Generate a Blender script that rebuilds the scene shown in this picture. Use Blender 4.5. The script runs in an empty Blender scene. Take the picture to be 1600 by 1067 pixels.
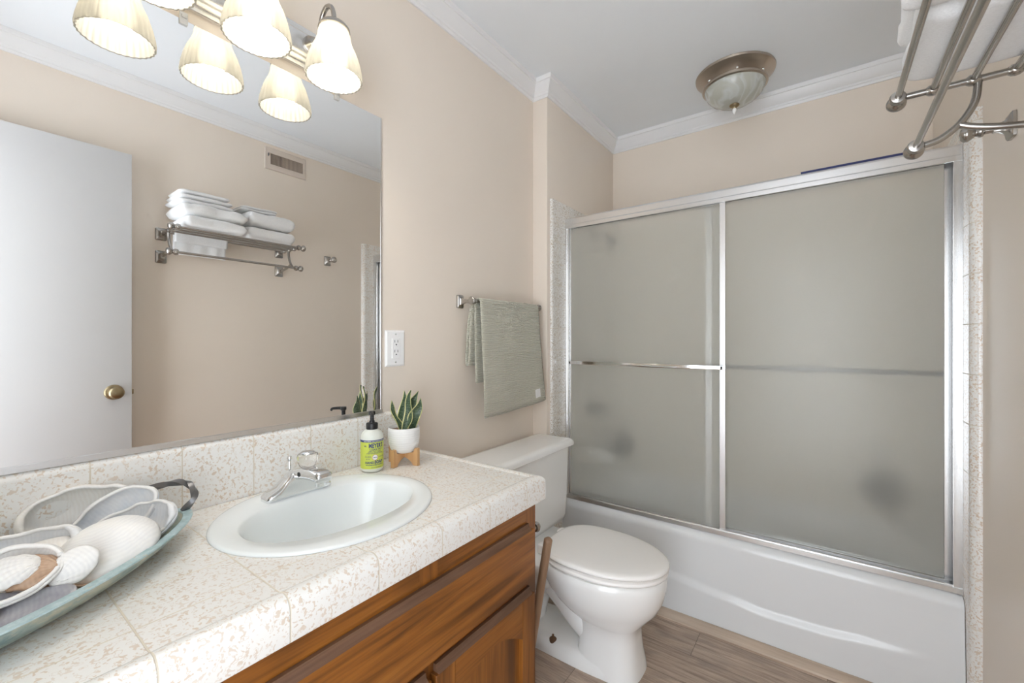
import bpy, bmesh, math, random
from mathutils import Vector, Matrix, noise
random.seed(7)
PI = math.pi
S = bpy.context.scene
COL = S.collection

# ------------------------------------------------------------------ camera, world, lights, exposure
CAM = Vector((1.1751, 0.0, 1.1826)); YAW = 36.2765; FPX = 667.45
cd = bpy.data.cameras.new('camera'); cam = bpy.data.objects.new('camera', cd); COL.objects.link(cam)
cam.location = CAM; cam.rotation_euler = (PI / 2, 0, math.radians(YAW))
cd.sensor_fit = 'HORIZONTAL'; cd.sensor_width = 36.0; cd.lens = 36.0 * FPX / 1600.0
cd.shift_y = -(533.5 - 530.9) / 1600.0; cd.clip_start = 0.01
S.camera = cam
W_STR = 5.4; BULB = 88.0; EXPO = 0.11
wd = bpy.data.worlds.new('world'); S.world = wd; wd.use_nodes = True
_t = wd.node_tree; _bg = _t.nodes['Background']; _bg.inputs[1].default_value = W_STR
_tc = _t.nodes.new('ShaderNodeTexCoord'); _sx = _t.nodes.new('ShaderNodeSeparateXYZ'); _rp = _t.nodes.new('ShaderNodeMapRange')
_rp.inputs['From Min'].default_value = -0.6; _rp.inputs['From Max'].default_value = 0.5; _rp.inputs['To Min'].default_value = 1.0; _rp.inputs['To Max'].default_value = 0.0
_mx = _t.nodes.new('ShaderNodeMix'); _mx.data_type = 'RGBA'          # fill added from the unseen hall side, brighter from below to light the ceiling
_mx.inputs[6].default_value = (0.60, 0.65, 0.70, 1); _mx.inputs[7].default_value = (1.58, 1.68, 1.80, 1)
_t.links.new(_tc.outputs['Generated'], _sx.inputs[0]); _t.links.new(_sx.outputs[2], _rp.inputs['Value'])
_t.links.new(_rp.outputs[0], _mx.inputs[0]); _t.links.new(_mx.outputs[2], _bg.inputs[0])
ld = bpy.data.lights.new('doorway_fill_portal', 'AREA'); ld.shape = 'RECTANGLE'; ld.size = 0.77; ld.size_y = 2.04
ld.cycles.is_portal = True  # emits nothing itself, guides the added world fill in through the doorway
lo = bpy.data.objects.new('doorway_fill_portal', ld); COL.objects.link(lo)
lo.location = (1.09, -0.405, 1.025); lo.rotation_euler = (PI / 2, 0, PI)
S.view_settings.view_transform = 'Standard'; S.view_settings.look = 'None'
S.view_settings.exposure = EXPO; S.view_settings.gamma = 1.0; S.view_settings.use_curve_mapping = False
S.cycles.use_denoising = True
S.cycles.max_bounces = 16; S.cycles.diffuse_bounces = 12; S.cycles.glossy_bounces = 8
S.cycles.transmission_bounces = 12; S.cycles.transparent_max_bounces = 12
S.cycles.sample_clamp_indirect = 6.0; S.cycles.caustics_reflective = True; S.cycles.caustics_refractive = True

# ------------------------------------------------------------------ room sizes (metres)
RW = 1.551      # right wall
YB = 2.580      # far wall
YC = 1.780      # where the tub alcove starts
XA = 0.0814     # left wall of the alcove
YN = -0.30      # near wall (doorway)
H = 2.445
TL = 0.0943; TR = 1.5263; TZ = 1.8775        # alcove tile faces, tile height
CZ = 0.793      # counter top

# ------------------------------------------------------------------ materials
def srgb(r, g, b):
    f = lambda c: (c / 255 / 12.92) if c / 255 <= 0.04045 else ((c / 255 + 0.055) / 1.055) ** 2.4
    return (f(r), f(g), f(b), 1)

def pmat(name, col, rough=0.5, metal=0.0, **kw):
    m = bpy.data.materials.new(name); m.use_nodes = True
    b = m.node_tree.nodes['Principled BSDF']
    b.inputs['Base Color'].default_value = col if len(col) == 4 else (*col, 1)
    b.inputs['Roughness'].default_value = rough; b.inputs['Metallic'].default_value = metal
    for k, v in kw.items():
        b.inputs[k.replace('_', ' ')].default_value = v
    return m

class NT:
    """small node helper around one material"""
    def __init__(s, m):
        s.t = m.node_tree; s.n = s.t.nodes; s.l = s.t.links; s.b = s.n['Principled BSDF']
    def new(s, typ, **kw):
        x = s.n.new(typ)
        for k, v in kw.items(): setattr(x, k, v)
        return x
    def link(s, a, b): s.l.new(a, b)
    def coord(s, scale=(1, 1, 1), loc=(0, 0, 0), rot=(0, 0, 0)):
        tc = s.new('ShaderNodeTexCoord'); mp = s.new('ShaderNodeMapping')
        mp.inputs['Scale'].default_value = scale; mp.inputs['Location'].default_value = loc
        mp.inputs['Rotation'].default_value = rot
        s.link(tc.outputs['Object'], mp.inputs['Vector']); return mp.outputs['Vector']
    def noise(s, vec, scale, detail=2, rough=0.5, dist=0.0):
        x = s.new('ShaderNodeTexNoise'); x.inputs['Scale'].default_value = scale
        x.inputs['Detail'].default_value = detail; x.inputs['Roughness'].default_value = rough
        x.inputs['Distortion'].default_value = dist
        s.link(vec, x.inputs['Vector']); return x.outputs['Fac']
    def ramp(s, fac, stops):
        x = s.new('ShaderNodeValToRGB'); e = x.color_ramp.elements
        while len(e) < len(stops): e.new(0.5)
        for q, (p, c) in zip(e, stops):
            q.position = p; q.color = c if isinstance(c, tuple) else (c, c, c, 1)
        s.link(fac, x.inputs['Fac']); return x.outputs['Color']
    def mix(s, fac, a, b, blend='MIX'):
        x = s.new('ShaderNodeMix', data_type='RGBA', blend_type=blend)
        for sock, v in ((x.inputs[0], fac), (x.inputs[6], a), (x.inputs[7], b)):
            if hasattr(v, 'links') or hasattr(v, 'is_linked'): s.link(v, sock)
            else: sock.default_value = v
        return x.outputs[2]
    def math(s, op, a, b=None):
        x = s.new('ShaderNodeMath', operation=op)
        for i, v in enumerate((a, b)):
            if v is None: continue
            if hasattr(v, 'is_linked'): s.link(v, x.inputs[i])
            else: x.inputs[i].default_value = v
        return x.outputs[0]
    def bump(s, h, strength=0.2, dist=0.002, prev=None):
        x = s.new('ShaderNodeBump'); x.inputs['Strength'].default_value = strength
        x.inputs['Distance'].default_value = dist
        s.link(h, x.inputs['Height'])
        s.link(x.outputs[0], s.b.inputs['Normal']); return x

def paint(name, col, rough=0.45, bump=0.06):
    m = pmat(name, col, rough); k = NT(m); v = k.coord()
    n = k.noise(v, 3.0, 3)
    c = k.mix(n, tuple(q * 0.97 for q in col[:3]) + (1,), tuple(min(1, q * 1.03) for q in col[:3]) + (1,))
    k.link(c, k.b.inputs['Base Color'])
    k.bump(k.noise(v, 160, 2), bump, 0.001)
    return m

M = {}
M['wall'] = paint('wall_paint', (0.795, 0.712, 0.622), 0.36)
M['ceil'] = paint('ceiling_paint', (0.82, 0.855, 0.895), 0.7)
M['trim'] = paint('trim_paint', (0.80, 0.80, 0.805), 0.35, 0.01)
M['doorpaint'] = paint('door_paint', (0.63, 0.63, 0.635), 0.4, 0.02)
M['white_plastic'] = pmat('white_plastic', (0.86, 0.86, 0.86), 0.3)
M['porcelain'] = pmat('porcelain', (0.93, 0.935, 0.925), 0.10, Coat_Weight=0.3)
M['enamel'] = pmat('tub_enamel', (0.765, 0.78, 0.79), 0.16)
M['sink'] = pmat('sink_enamel', (0.81, 0.845, 0.845), 0.12)
M['seat'] = pmat('seat_plastic', (0.95, 0.935, 0.915), 0.2)
M['mirror'] = pmat('mirror_silver', (0.96, 0.965, 0.96), 0.0, 1.0)
M['chrome'] = pmat('chrome', (0.80, 0.81, 0.82), 0.09, 1.0)
M['alu'] = pmat('polished_aluminium', (0.80, 0.80, 0.80), 0.27, 1.0)
M['nickel'] = pmat('brushed_nickel', (0.43, 0.41, 0.385), 0.24, 1.0)
M['nickel2'] = pmat('brushed_nickel_warm', (0.47, 0.41, 0.35), 0.33, 1.0)
M['brass'] = pmat('aged_brass', (0.36, 0.29, 0.18), 0.28, 1.0)
M['black'] = pmat('black_plastic', (0.015, 0.015, 0.017), 0.35)
M['dark'] = pmat('dark_slot', (0.02, 0.02, 0.02), 0.6)
M['rubber'] = pmat('dark_rubber', (0.05, 0.045, 0.045), 0.6)
M['acrylic'] = pmat('clear_acrylic', (0.97, 0.95, 0.92), 0.06, Transmission_Weight=0.9, IOR=1.45)
M['clear'] = pmat('clear_plastic', (0.95, 0.96, 0.97), 0.15, Transmission_Weight=0.35, IOR=1.4)
M['iron'] = pmat('grey_iron', (0.20, 0.20, 0.205), 0.38, 0.85)
M['blue'] = pmat('navy_blue', (0.012, 0.02, 0.10), 0.4)
M['rust'] = pmat('rusted_steel', (0.16, 0.09, 0.05), 0.7, 0.3)
M['pouf'] = pmat('dark_mesh', (0.025, 0.026, 0.030), 0.8)
M['stone'] = pmat('dark_stone', (0.05, 0.05, 0.05), 0.6)

def tile_material(name, joints, base=(0.82, 0.81, 0.78, 1), tan=(0.62, 0.48, 0.35, 1), fine=1.35, thr=0.585, amount=0.66, rough=0.16):
    """glazed tile with tan dapples; joints = [(axis, offset, pitch), ...] give the grout lines"""
    m = pmat(name, base, rough); k = NT(m); v = k.coord()
    warp = k.new('ShaderNodeTexNoise'); warp.inputs['Scale'].default_value = 40 * fine
    k.link(v, warp.inputs['Vector'])
    vm = k.new('ShaderNodeVectorMath', operation='SCALE'); vm.inputs['Scale'].default_value = 0.018 / fine
    k.link(warp.outputs['Color'], vm.inputs[0])
    va = k.new('ShaderNodeVectorMath', operation='ADD'); k.link(v, va.inputs[0]); k.link(vm.outputs[0], va.inputs[1])
    w = va.outputs[0]
    a = k.noise(w, 118 * fine, 1.0)
    spots = k.ramp(a, [(thr, 0.0), (thr + 0.035, 1.0)])
    b = k.noise(v, 88 * fine, 1.0)                                # little rings
    ring = k.math('SUBTRACT', 1.0, k.math('MULTIPLY', k.math('ABSOLUTE', k.math('SUBTRACT', b, 0.635)), 34.0))
    ring = k.math('MAXIMUM', ring, 0.0)
    mask = k.math('MINIMUM', k.math('MAXIMUM', spots, ring), 1.0)
    patch = k.ramp(k.noise(v, 17 * fine, 2), [(0.3, 0.45), (0.6, 1.0)])
    mask = k.math('MULTIPLY', mask, patch)
    col = k.mix(k.math('MULTIPLY', mask, amount), base, tan)
    sx = k.new('ShaderNodeSeparateXYZ'); k.link(v, sx.inputs[0])
    g = None
    for ax, off, pitch in joints:
        u = k.math('DIVIDE', k.math('SUBTRACT', sx.outputs[ax], off), pitch)
        d = k.math('MULTIPLY', k.math('ABSOLUTE', k.math('SUBTRACT', u, k.math('ROUND', u))), pitch)
        q = k.math('SUBTRACT', 1.0, k.math('DIVIDE', d, 0.0016))
        q = k.math('MAXIMUM', q, 0.0)
        g = q if g is None else k.math('MAXIMUM', g, q)
    if g is not None:
        gs = k.math('MINIMUM', k.math('MULTIPLY', g, 2.5), 1.0)
        col = k.mix(gs, col, (0.66, 0.60, 0.50, 1))
        hgt = k.math('SUBTRACT', k.math('MULTIPLY', mask, 0.12), gs)
        k.bump(hgt, 0.5, 0.0012)
        k.link(k.math('ADD', k.math('MULTIPLY', gs, 0.5), rough), k.b.inputs['Roughness'])
    k.link(col, k.b.inputs['Base Color'])
    return m

M['tile_top'] = tile_material('counter_tile', [(1, 0.213, 0.157), (0, 0.494, 0.106)])
M['tile_cap'] = tile_material('counter_cap_tile', [(1, 0.213, 0.157)])
M['tile_splash'] = tile_material('splash_tile', [(1, 0.211, 0.1485)], amount=0.75)
M['tile_end'] = tile_material('counter_end_tile', [(0, 0.43, 0.157)])
M['tile_alc'] = tile_material('alcove_tile', [(1, 1.86, 0.1076), (2, 0.1635, 0.1076)], fine=1.5, thr=0.54, amount=0.95,
                              base=(0.80, 0.79, 0.76, 1), tan=(0.50, 0.42, 0.32, 1))
M['tile_far'] = tile_material('alcove_far_tile', [(0, 0.10, 0.1076), (2, 0.1635, 0.1076)], fine=1.3, thr=0.55, amount=0.7,
                              base=(0.82, 0.78, 0.70, 1), tan=(0.55, 0.46, 0.35, 1))
M['tile_edge'] = tile_material('alcove_edge_tile', [(2, 0.1635, 0.1524)], fine=1.4, thr=0.56, amount=0.85)

def wood(name, axis, c1, c2, c3, rough=0.33, scale=1.0):
    """stained wood, grain along one axis"""
    m = pmat(name, c1, rough, Coat_Weight=0.1, Coat_Roughness=0.25); k = NT(m)
    sc = [26, 26, 26]; sc[axis] = 2.0
    v = k.coord(tuple(q * scale for q in sc))
    sc2 = [7, 7, 7]; sc2[axis] = 2.2
    v2 = k.coord(tuple(q * scale for q in sc2))
    sc3 = [190, 190, 190]; sc3[axis] = 5
    v3 = k.coord(tuple(q * scale for q in sc3))
    g = k.noise(v, 1.0, 4, 0.6, 1.2); blot = k.noise(v2, 1.0, 2, 0.5, 0.6); fine = k.noise(v3, 1.0, 3)
    c = k.ramp(g, [(0.22, c2), (0.50, c1), (0.78, c3)])
    dk = k.ramp(blot, [(0.47, 0.0), (0.66, 1.0)])
    c = k.mix(k.math('MULTIPLY', dk, 0.8), c, c2)
    c = k.mix(k.math('MULTIPLY', k.ramp(fine, [(0.45, 0.0), (0.7, 1.0)]), 0.35), c, c2)
    k.link(c, k.b.inputs['Base Color']); k.bump(fine, 0.08, 0.001)
    return m
WC = ((0.265, 0.092, 0.014, 1), (0.070, 0.024, 0.006, 1), (0.36, 0.142, 0.026, 1))
M['wood_h'] = wood('cabinet_wood_horizontal', 1, *WC)
M['wood_v'] = wood('cabinet_wood_vertical', 2, *WC)
M['wood_x'] = wood('cabinet_wood_side', 2, *WC)
M['wood_edge'] = wood('cabinet_wood_routed_edge', 1, (0.15, 0.075, 0.042, 1), (0.06, 0.028, 0.015, 1), (0.20, 0.11, 0.065, 1), 0.5)
M['stick'] = wood('brown_stick_wood', 2, (0.33, 0.205, 0.125, 1), (0.24, 0.14, 0.08, 1), (0.38, 0.25, 0.16, 1), 0.45)
M['bamboo'] = wood('pale_bamboo', 2, (0.60, 0.36, 0.17, 1), (0.50, 0.28, 0.12, 1), (0.68, 0.44, 0.24, 1), 0.5)

def plank_floor():
    m = pmat('plank_floor', (0.3, 0.2, 0.14), 0.42); k = NT(m); v = k.coord()
    sx = k.new('ShaderNodeSeparateXYZ'); k.link(v, sx.inputs[0])
    pw = 0.15; pl = 0.92
    row = k.math('FLOOR', k.math('DIVIDE', k.math('SUBTRACT', sx.outputs[1], 1.8366), pw))
    off = k.math('MULTIPLY', row, 0.413)
    ux = k.math('DIVIDE', k.math('SUBTRACT', sx.outputs[0], k.math('ADD', off, 0.26)), pl)
    colm = k.math('FLOOR', ux)
    wn = k.new('ShaderNodeTexWhiteNoise', noise_dimensions='2D')
    cb = k.new('ShaderNodeCombineXYZ'); k.link(row, cb.inputs[0]); k.link(colm, cb.inputs[1]); k.link(cb.outputs[0], wn.inputs['Vector'])
    sh = k.new('ShaderNodeVectorMath', operation='SCALE'); sh.inputs['Scale'].default_value = 7.0
    k.link(wn.outputs['Color'], sh.inputs[0])
    va = k.new('ShaderNodeVectorMath', operation='ADD'); k.link(v, va.inputs[0]); k.link(sh.outputs[0], va.inputs[1])
    def stretched(s):
        mp = k.new('ShaderNodeMapping'); mp.inputs['Scale'].default_value = s; k.link(va.outputs[0], mp.inputs['Vector']); return mp.outputs[0]
    g = k.noise(stretched((4, 60, 1)), 1.0, 4, 0.65, 0.8)
    fine = k.noise(stretched((14, 300, 1)), 1.0, 3, 0.6)
    blot = k.noise(stretched((5, 13, 1)), 1.0, 2, 0.5, 0.5)
    c = k.ramp(g, [(0.28, (0.29, 0.21, 0.16, 1)), (0.5, (0.50, 0.385, 0.30, 1)), (0.74, (0.64, 0.51, 0.41, 1))])
    c = k.mix(k.math('MULTIPLY', k.ramp(blot, [(0.5, 0.0), (0.72, 1.0)]), 0.6), c, (0.22, 0.185, 0.16, 1))
    c = k.mix(k.math('MULTIPLY', k.ramp(fine, [(0.5, 0.0), (0.68, 1.0)]), 0.45), c, (0.20, 0.14, 0.105, 1))
    tint = k.math('ADD', k.math('MULTIPLY', wn.outputs['Value'], 0.35), 0.82)
    mm = k.new('ShaderNodeVectorMath', operation='SCALE'); k.link(c, mm.inputs[0]); k.link(tint, mm.inputs['Scale']); c = mm.outputs[0]
    fy = k.math('FRACT', k.math('DIVIDE', k.math('SUBTRACT', sx.outputs[1], 1.8366), pw))
    dy = k.math('MULTIPLY', k.math('MINIMUM', fy, k.math('SUBTRACT', 1.0, fy)), pw)
    fx = k.math('FRACT', ux); dx = k.math('MULTIPLY', k.math('MINIMUM', fx, k.math('SUBTRACT', 1.0, fx)), pl)
    seam = k.math('MAXIMUM', k.math('SUBTRACT', 1.0, k.math('DIVIDE', k.math('MINIMUM', dx, dy), 0.0016)), 0.0)
    c = k.mix(k.math('MULTIPLY', seam, 0.8), c, (0.05, 0.035, 0.027, 1))
    k.link(c, k.b.inputs['Base Color']); k.bump(k.math('SUBTRACT', k.math('MULTIPLY', fine, 0.3), seam), 0.25, 0.001)
    return m
M['floor'] = plank_floor()
M['shoe'] = wood('pale_floor_trim', 0, (0.58, 0.47, 0.37, 1), (0.44, 0.34, 0.26, 1), (0.64, 0.54, 0.44, 1), 0.5)

def frosted():
    m = pmat('obscure_glass', (0.985, 0.99, 0.975), 0.31, Transmission_Weight=1.0, IOR=1.28); k = NT(m)
    v = k.coord(); k.bump(k.noise(v, 420, 2), 0.10, 0.0015)
    k.b.inputs['Specular IOR Level'].default_value = 0.4
    df = k.new('ShaderNodeBsdfDiffuse'); df.inputs[0].default_value = (0.88, 0.875, 0.83, 1)      # the etched surface scatters some light
    tr = k.new('ShaderNodeBsdfTranslucent'); tr.inputs[0].default_value = (0.86, 0.86, 0.82, 1)
    m1 = k.new('ShaderNodeMixShader'); m1.inputs[0].default_value = 0.5; m2 = k.new('ShaderNodeMixShader'); m2.inputs[0].default_value = 0.25
    k.link(df.outputs[0], m1.inputs[1]); k.link(tr.outputs[0], m1.inputs[2])
    k.link(k.b.outputs[0], m2.inputs[1]); k.link(m1.outputs[0], m2.inputs[2]); k.link(m2.outputs[0], k.n['Material Output'].inputs[0])
    return m
M['frost'] = frosted()

def shade_glass():
    """etched, ribbed glass: part scatters back, part diffuses through, part passes blurred"""
    m = bpy.data.materials.new('ribbed_shade_glass'); m.use_nodes = True; t = m.node_tree; t.nodes.clear()
    o = t.nodes.new('ShaderNodeOutputMaterial'); tr = t.nodes.new('ShaderNodeBsdfTranslucent'); df = t.nodes.new('ShaderNodeBsdfPrincipled'); rf = t.nodes.new('ShaderNodeBsdfRefraction')
    tr.inputs['Color'].default_value = (0.50, 0.49, 0.45, 1)
    df.inputs['Base Color'].default_value = (0.20, 0.195, 0.18, 1); df.inputs['Roughness'].default_value = 0.25
    rf.inputs['Color'].default_value = (0.96, 0.93, 0.85, 1); rf.inputs['Roughness'].default_value = 0.5; rf.inputs['IOR'].default_value = 1.15
    m1 = t.nodes.new('ShaderNodeMixShader'); m1.inputs[0].default_value = 0.40; m2 = t.nodes.new('ShaderNodeMixShader'); m2.inputs[0].default_value = 0.16
    t.links.new(df.outputs[0], m1.inputs[1]); t.links.new(tr.outputs[0], m1.inputs[2])
    t.links.new(m1.outputs[0], m2.inputs[1]); t.links.new(rf.outputs[0], m2.inputs[2]); t.links.new(m2.outputs[0], o.inputs[0])
    return m
M['shade'] = shade_glass()
def bulb_mat():
    m = bpy.data.materials.new('lit_bulb'); m.use_nodes = True; t = m.node_tree; t.nodes.clear()
    o = t.nodes.new('ShaderNodeOutputMaterial'); e = t.nodes.new('ShaderNodeEmission')
    e.inputs[0].default_value = (1.0, 0.93, 0.82, 1); e.inputs[1].default_value = BULB
    t.links.new(e.outputs[0], o.inputs[0]); return m
M['bulb'] = bulb_mat()

def alabaster():
    m = pmat('alabaster_glass', (0.5, 0.5, 0.45), 0.22); k = NT(m); v = k.coord()
    n = k.noise(v, 6, 2, 0.45, 1.6)
    c = k.ramp(n, [(0.46, (0.47, 0.475, 0.42, 1)), (0.545, (0.58, 0.61, 0.59, 1)), (0.60, (0.45, 0.455, 0.41, 1))])
    k.link(c, k.b.inputs['Base Color']); return m
M['alabaster'] = alabaster()

def cloth(name, col, rib_axis=None, rib=0.0, fuzz=0.6):
    m = pmat(name, col, 0.9, Sheen_Weight=0.3); k = NT(m); v = k.coord()
    n = k.noise(v, 260, 3, 0.7)
    c = k.mix(n, tuple(q * 0.86 for q in col[:3]) + (1,), tuple(min(1, q * 1.1) for q in col[:3]) + (1,))
    h = n
    if rib_axis is not None:
        sx = k.new('ShaderNodeSeparateXYZ'); k.link(v, sx.inputs[0])
        wob = k.math('MULTIPLY', k.noise(v, 60, 2), 0.006)
        s = k.math('SINE', k.math('MULTIPLY', k.math('ADD', sx.outputs[rib_axis], wob), 2 * PI / rib))
        s = k.math('ADD', k.math('MULTIPLY', s, 0.5), 0.5)
        h = k.math('ADD', k.math('MULTIPLY', s, 1.3), k.math('MULTIPLY', n, 0.8))
        c = k.mix(k.math('MULTIPLY', s, 0.35), k.mix(0.5, c, tuple(q * 0.72 for q in col[:3]) + (1,)), c)
    k.link(c, k.b.inputs['Base Color']); k.bump(h, fuzz, 0.0022)
    return m
M['towel_white'] = cloth('white_terry', (0.84, 0.845, 0.85, 1))
M['towel_sage'] = cloth('sage_ribbed_terry', (0.60, 0.585, 0.485, 1), 2, 0.0072, 0.8)

def weathered_paint():
    m = pmat('weathered_teal_paint', (0.2, 0.3, 0.3), 0.45); k = NT(m)
    v = k.coord((9, 30, 60)); v2 = k.coord()
    n = k.noise(v, 1.0, 4, 0.65, 0.5); n2 = k.noise(v2, 55, 4, 0.7)
    c = k.ramp(n, [(0.30, (0.16, 0.25, 0.255, 1)), (0.46, (0.30, 0.37, 0.34, 1)), (0.60, (0.47, 0.46, 0.35, 1)), (0.75, (0.48, 0.55, 0.55, 1))])
    c = k.mix(k.ramp(n2, [(0.60, 0.0), (0.66, 1.0)]), c, (0.50, 0.44, 0.33, 1))
    k.link(c, k.b.inputs['Base Color']); k.bump(n2, 0.3, 0.0015); return m
M['teal'] = weathered_paint()
def rim_paint():
    m = pmat('worn_blue_rim_paint', (0.3, 0.4, 0.42), 0.5); k = NT(m)
    v = k.coord((60, 60, 60)); n2 = k.noise(k.coord(), 70, 4, 0.7)
    c = k.ramp(k.noise(v, 1.0, 4, 0.7), [(0.3, (0.28, 0.40, 0.42, 1)), (0.6, (0.42, 0.54, 0.56, 1)), (0.8, (0.62, 0.68, 0.66, 1))])
    c = k.mix(k.ramp(n2, [(0.62, 0.0), (0.68, 1.0)]), c, (0.52, 0.44, 0.31, 1))
    k.link(c, k.b.inputs['Base Color']); k.bump(n2, 0.3, 0.0012); return m
M['teal_rim'] = rim_paint()

def shell_mat(name, outer, inner, band, rough=0.35):
    """shell colours vary with the growth lines (object space, radius from the hinge)"""
    m = pmat(name, outer, rough); k = NT(m); v = k.coord()
    ln = k.new('ShaderNodeVectorMath', operation='LENGTH'); k.link(v, ln.inputs[0])
    n = k.noise(v, 30, 3)
    r = k.math('ADD', ln.outputs['Value'], k.math('MULTIPLY', n, 0.012))
    s = k.math('ADD', k.math('MULTIPLY', k.math('SINE', k.math('MULTIPLY', r, 1250.0)), 0.5), 0.5)
    c = k.mix(k.math('MULTIPLY', s, 0.24), outer, band)
    big = k.ramp(k.noise(v, 22, 3, 0.6), [(0.40, 0.0), (0.68, 1.0)])
    c = k.mix(k.math('MULTIPLY', big, 0.7), c, inner)
    k.link(c, k.b.inputs['Base Color']); k.bump(s, 0.15, 0.0008); return m
M['shell_white'] = shell_mat('white_shell', (0.84, 0.835, 0.82, 1), (0.86, 0.84, 0.79, 1), (0.62, 0.62, 0.64, 1))
M['shell_blue'] = shell_mat('blue_grey_shell', (0.78, 0.79, 0.80, 1), (0.56, 0.61, 0.68, 1), (0.74, 0.74, 0.74, 1), 0.28)
M['shell_lip'] = shell_mat('white_shell_lip', (0.86, 0.855, 0.84, 1), (0.80, 0.79, 0.77, 1), (0.80, 0.79, 0.78, 1))
M['shell_cream'] = shell_mat('cream_shell', (0.82, 0.80, 0.76, 1), (0.68, 0.67, 0.66, 1), (0.72, 0.66, 0.58, 1), 0.3)
M['shell_tan'] = shell_mat('tan_shell', (0.45, 0.30, 0.20, 1), (0.58, 0.40, 0.28, 1), (0.28, 0.17, 0.11, 1), 0.4)
M['shell_grey'] = shell_mat('silver_grey_shell', (0.40, 0.40, 0.43, 1), (0.22, 0.22, 0.26, 1), (0.55, 0.54, 0.55, 1), 0.22)

# ------------------------------------------------------------------ mesh helpers
def BM(): return bmesh.new()
def box(bm, lo, hi, bevel=0.0, seg=2):
    vs = [bm.verts.new((x, y, z)) for x in (lo[0], hi[0]) for y in (lo[1], hi[1]) for z in (lo[2], hi[2])]
    fs = [(0, 1, 3, 2), (4, 6, 7, 5), (0, 4, 5, 1), (2, 3, 7, 6), (0, 2, 6, 4), (1, 5, 7, 3)]
    faces = [bm.faces.new([vs[i] for i in f]) for f in fs]
    if bevel > 0:
        es = {e for f in faces for e in f.edges}
        bmesh.ops.bevel(bm, geom=list(es), offset=bevel, segments=seg, profile=0.5, affect='EDGES')
    return bm
def loft(bm, rings, cap0=True, cap1=True, closed=True):
    R = [[bm.verts.new(p) for p in r] for r in rings]
    n = len(R[0])
    for a, b in zip(R, R[1:]):
        for i in range(n if closed else n - 1):
            j = (i + 1) % n
            bm.faces.new((a[i], a[j], b[j], b[i]))
    if cap0: bm.faces.new(R[0][::-1])
    if cap1: bm.faces.new(R[-1])
    return R
def catmull(pts, n=8):
    pts = [Vector(p) for p in pts]
    if len(pts) < 3:
        return [pts[0].lerp(pts[-1], i / n) for i in range(n + 1)]
    P = [2 * pts[0] - pts[1]] + pts + [2 * pts[-1] - pts[-2]]; out = []
    for i in range(1, len(P) - 2):
        for k in range(n):
            t = k / n; a, b, c, d = P[i - 1:i + 3]
            out.append(0.5 * ((2 * b) + (c - a) * t + (2 * a - 5 * b + 4 * c - d) * t * t + (3 * b - a - 3 * c + d) * t ** 3))
    out.append(pts[-1]); return out
def tube(bm, pts, r, seg=12, cap=True, smooth=0, twist=0.0, square=False):
    pts = catmull(pts, smooth) if smooth else [Vector(p) for p in pts]
    n = len(pts); rr = r if callable(r) else (lambda t: r)
    t0 = (pts[1] - pts[0]).normalized()
    up = Vector((0, 0, 1)) if abs(t0.z) < 0.9 else Vector((1, 0, 0))
    nx = t0.cross(up).normalized(); rings = []
    for i, p in enumerate(pts):
        t = (pts[min(i + 1, n - 1)] - pts[max(i - 1, 0)]).normalized()
        nx = (nx - t * nx.dot(t)).normalized(); ny = t.cross(nx)
        rad = rr(i / (n - 1)); ring = []
        for k in range(seg):
            a = 2 * PI * k / seg + twist * i / (n - 1)
            q = rad
            if square:
                q = rad / max(abs(math.cos(2 * PI * k / seg)), abs(math.sin(2 * PI * k / seg)))
            ring.append(p + nx * (q * math.cos(a)) + ny * (q * math.sin(a)))
        rings.append(ring)
    loft(bm, rings, cap, cap); return bm
def lathe(bm, prof, c=(0, 0, 0), axis='Z', seg=32, mod=None, cap=True):
    """prof = [(radius, height)...] along the axis, starting at c"""
    rings = []
    for r, h in prof:
        ring = []
        for k in range(seg):
            a = 2 * PI * k / seg; q = max(r, 1e-5) * (mod(a, h) if mod else 1)
            u, v = q * math.cos(a), q * math.sin(a)
            p = {'Z': (u, v, h), 'X': (h, u, v), 'Y': (v, h, u)}[axis]
            ring.append((c[0] + p[0], c[1] + p[1], c[2] + p[2]))
        rings.append(ring)
    loft(bm, rings, cap, cap); return bm
def prism(bm, poly, axis, a, b):
    """2D polygon extruded along axis between a and b (poly in the other two axes, in order)"""
    def P(u, v, w): return {0: (w, u, v), 1: (u, w, v), 2: (u, v, w)}[axis]
    loft(bm, [[P(u, v, a) for u, v in poly], [P(u, v, b) for u, v in poly]]); return bm
def bevel_all(bm, off, seg=2, angle=0.6):
    bmesh.ops.recalc_face_normals(bm, faces=bm.faces)
    es = [e for e in bm.edges if len(e.link_faces) == 2 and e.calc_face_angle(0) > angle]
    bmesh.ops.bevel(bm, geom=es, offset=off, segments=seg, profile=0.5, affect='EDGES', clamp_overlap=True)
    return bm
ROOT = {}
def obj(name, bm, mat, parent=None, smooth=35, local=False):
    bmesh.ops.recalc_face_normals(bm, faces=bm.faces)
    me = bpy.data.meshes.new(name)
    if parent is not None and not local:
        off = ROOT.get(parent.name, Vector((0, 0, 0)))
        for v in bm.verts: v.co -= off
    bm.to_mesh(me); bm.free()
    me.materials.append(M[mat] if isinstance(mat, str) else mat)
    if smooth:
        for p in me.polygons: p.use_smooth = True
        try: me.set_sharp_from_angle(angle=math.radians(smooth))
        except Exception: pass
    o = bpy.data.objects.new(name, me); COL.objects.link(o)
    if parent is not None:
        o.parent = parent
        ROOT[o.name] = ROOT.get(parent.name, Vector((0, 0, 0)))
    return o
def tag(o, label, cat, group=None, kind=None):
    o['label'] = label; o['category'] = cat
    if group: o['group'] = group
    if kind: o['kind'] = kind
    return o
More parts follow.
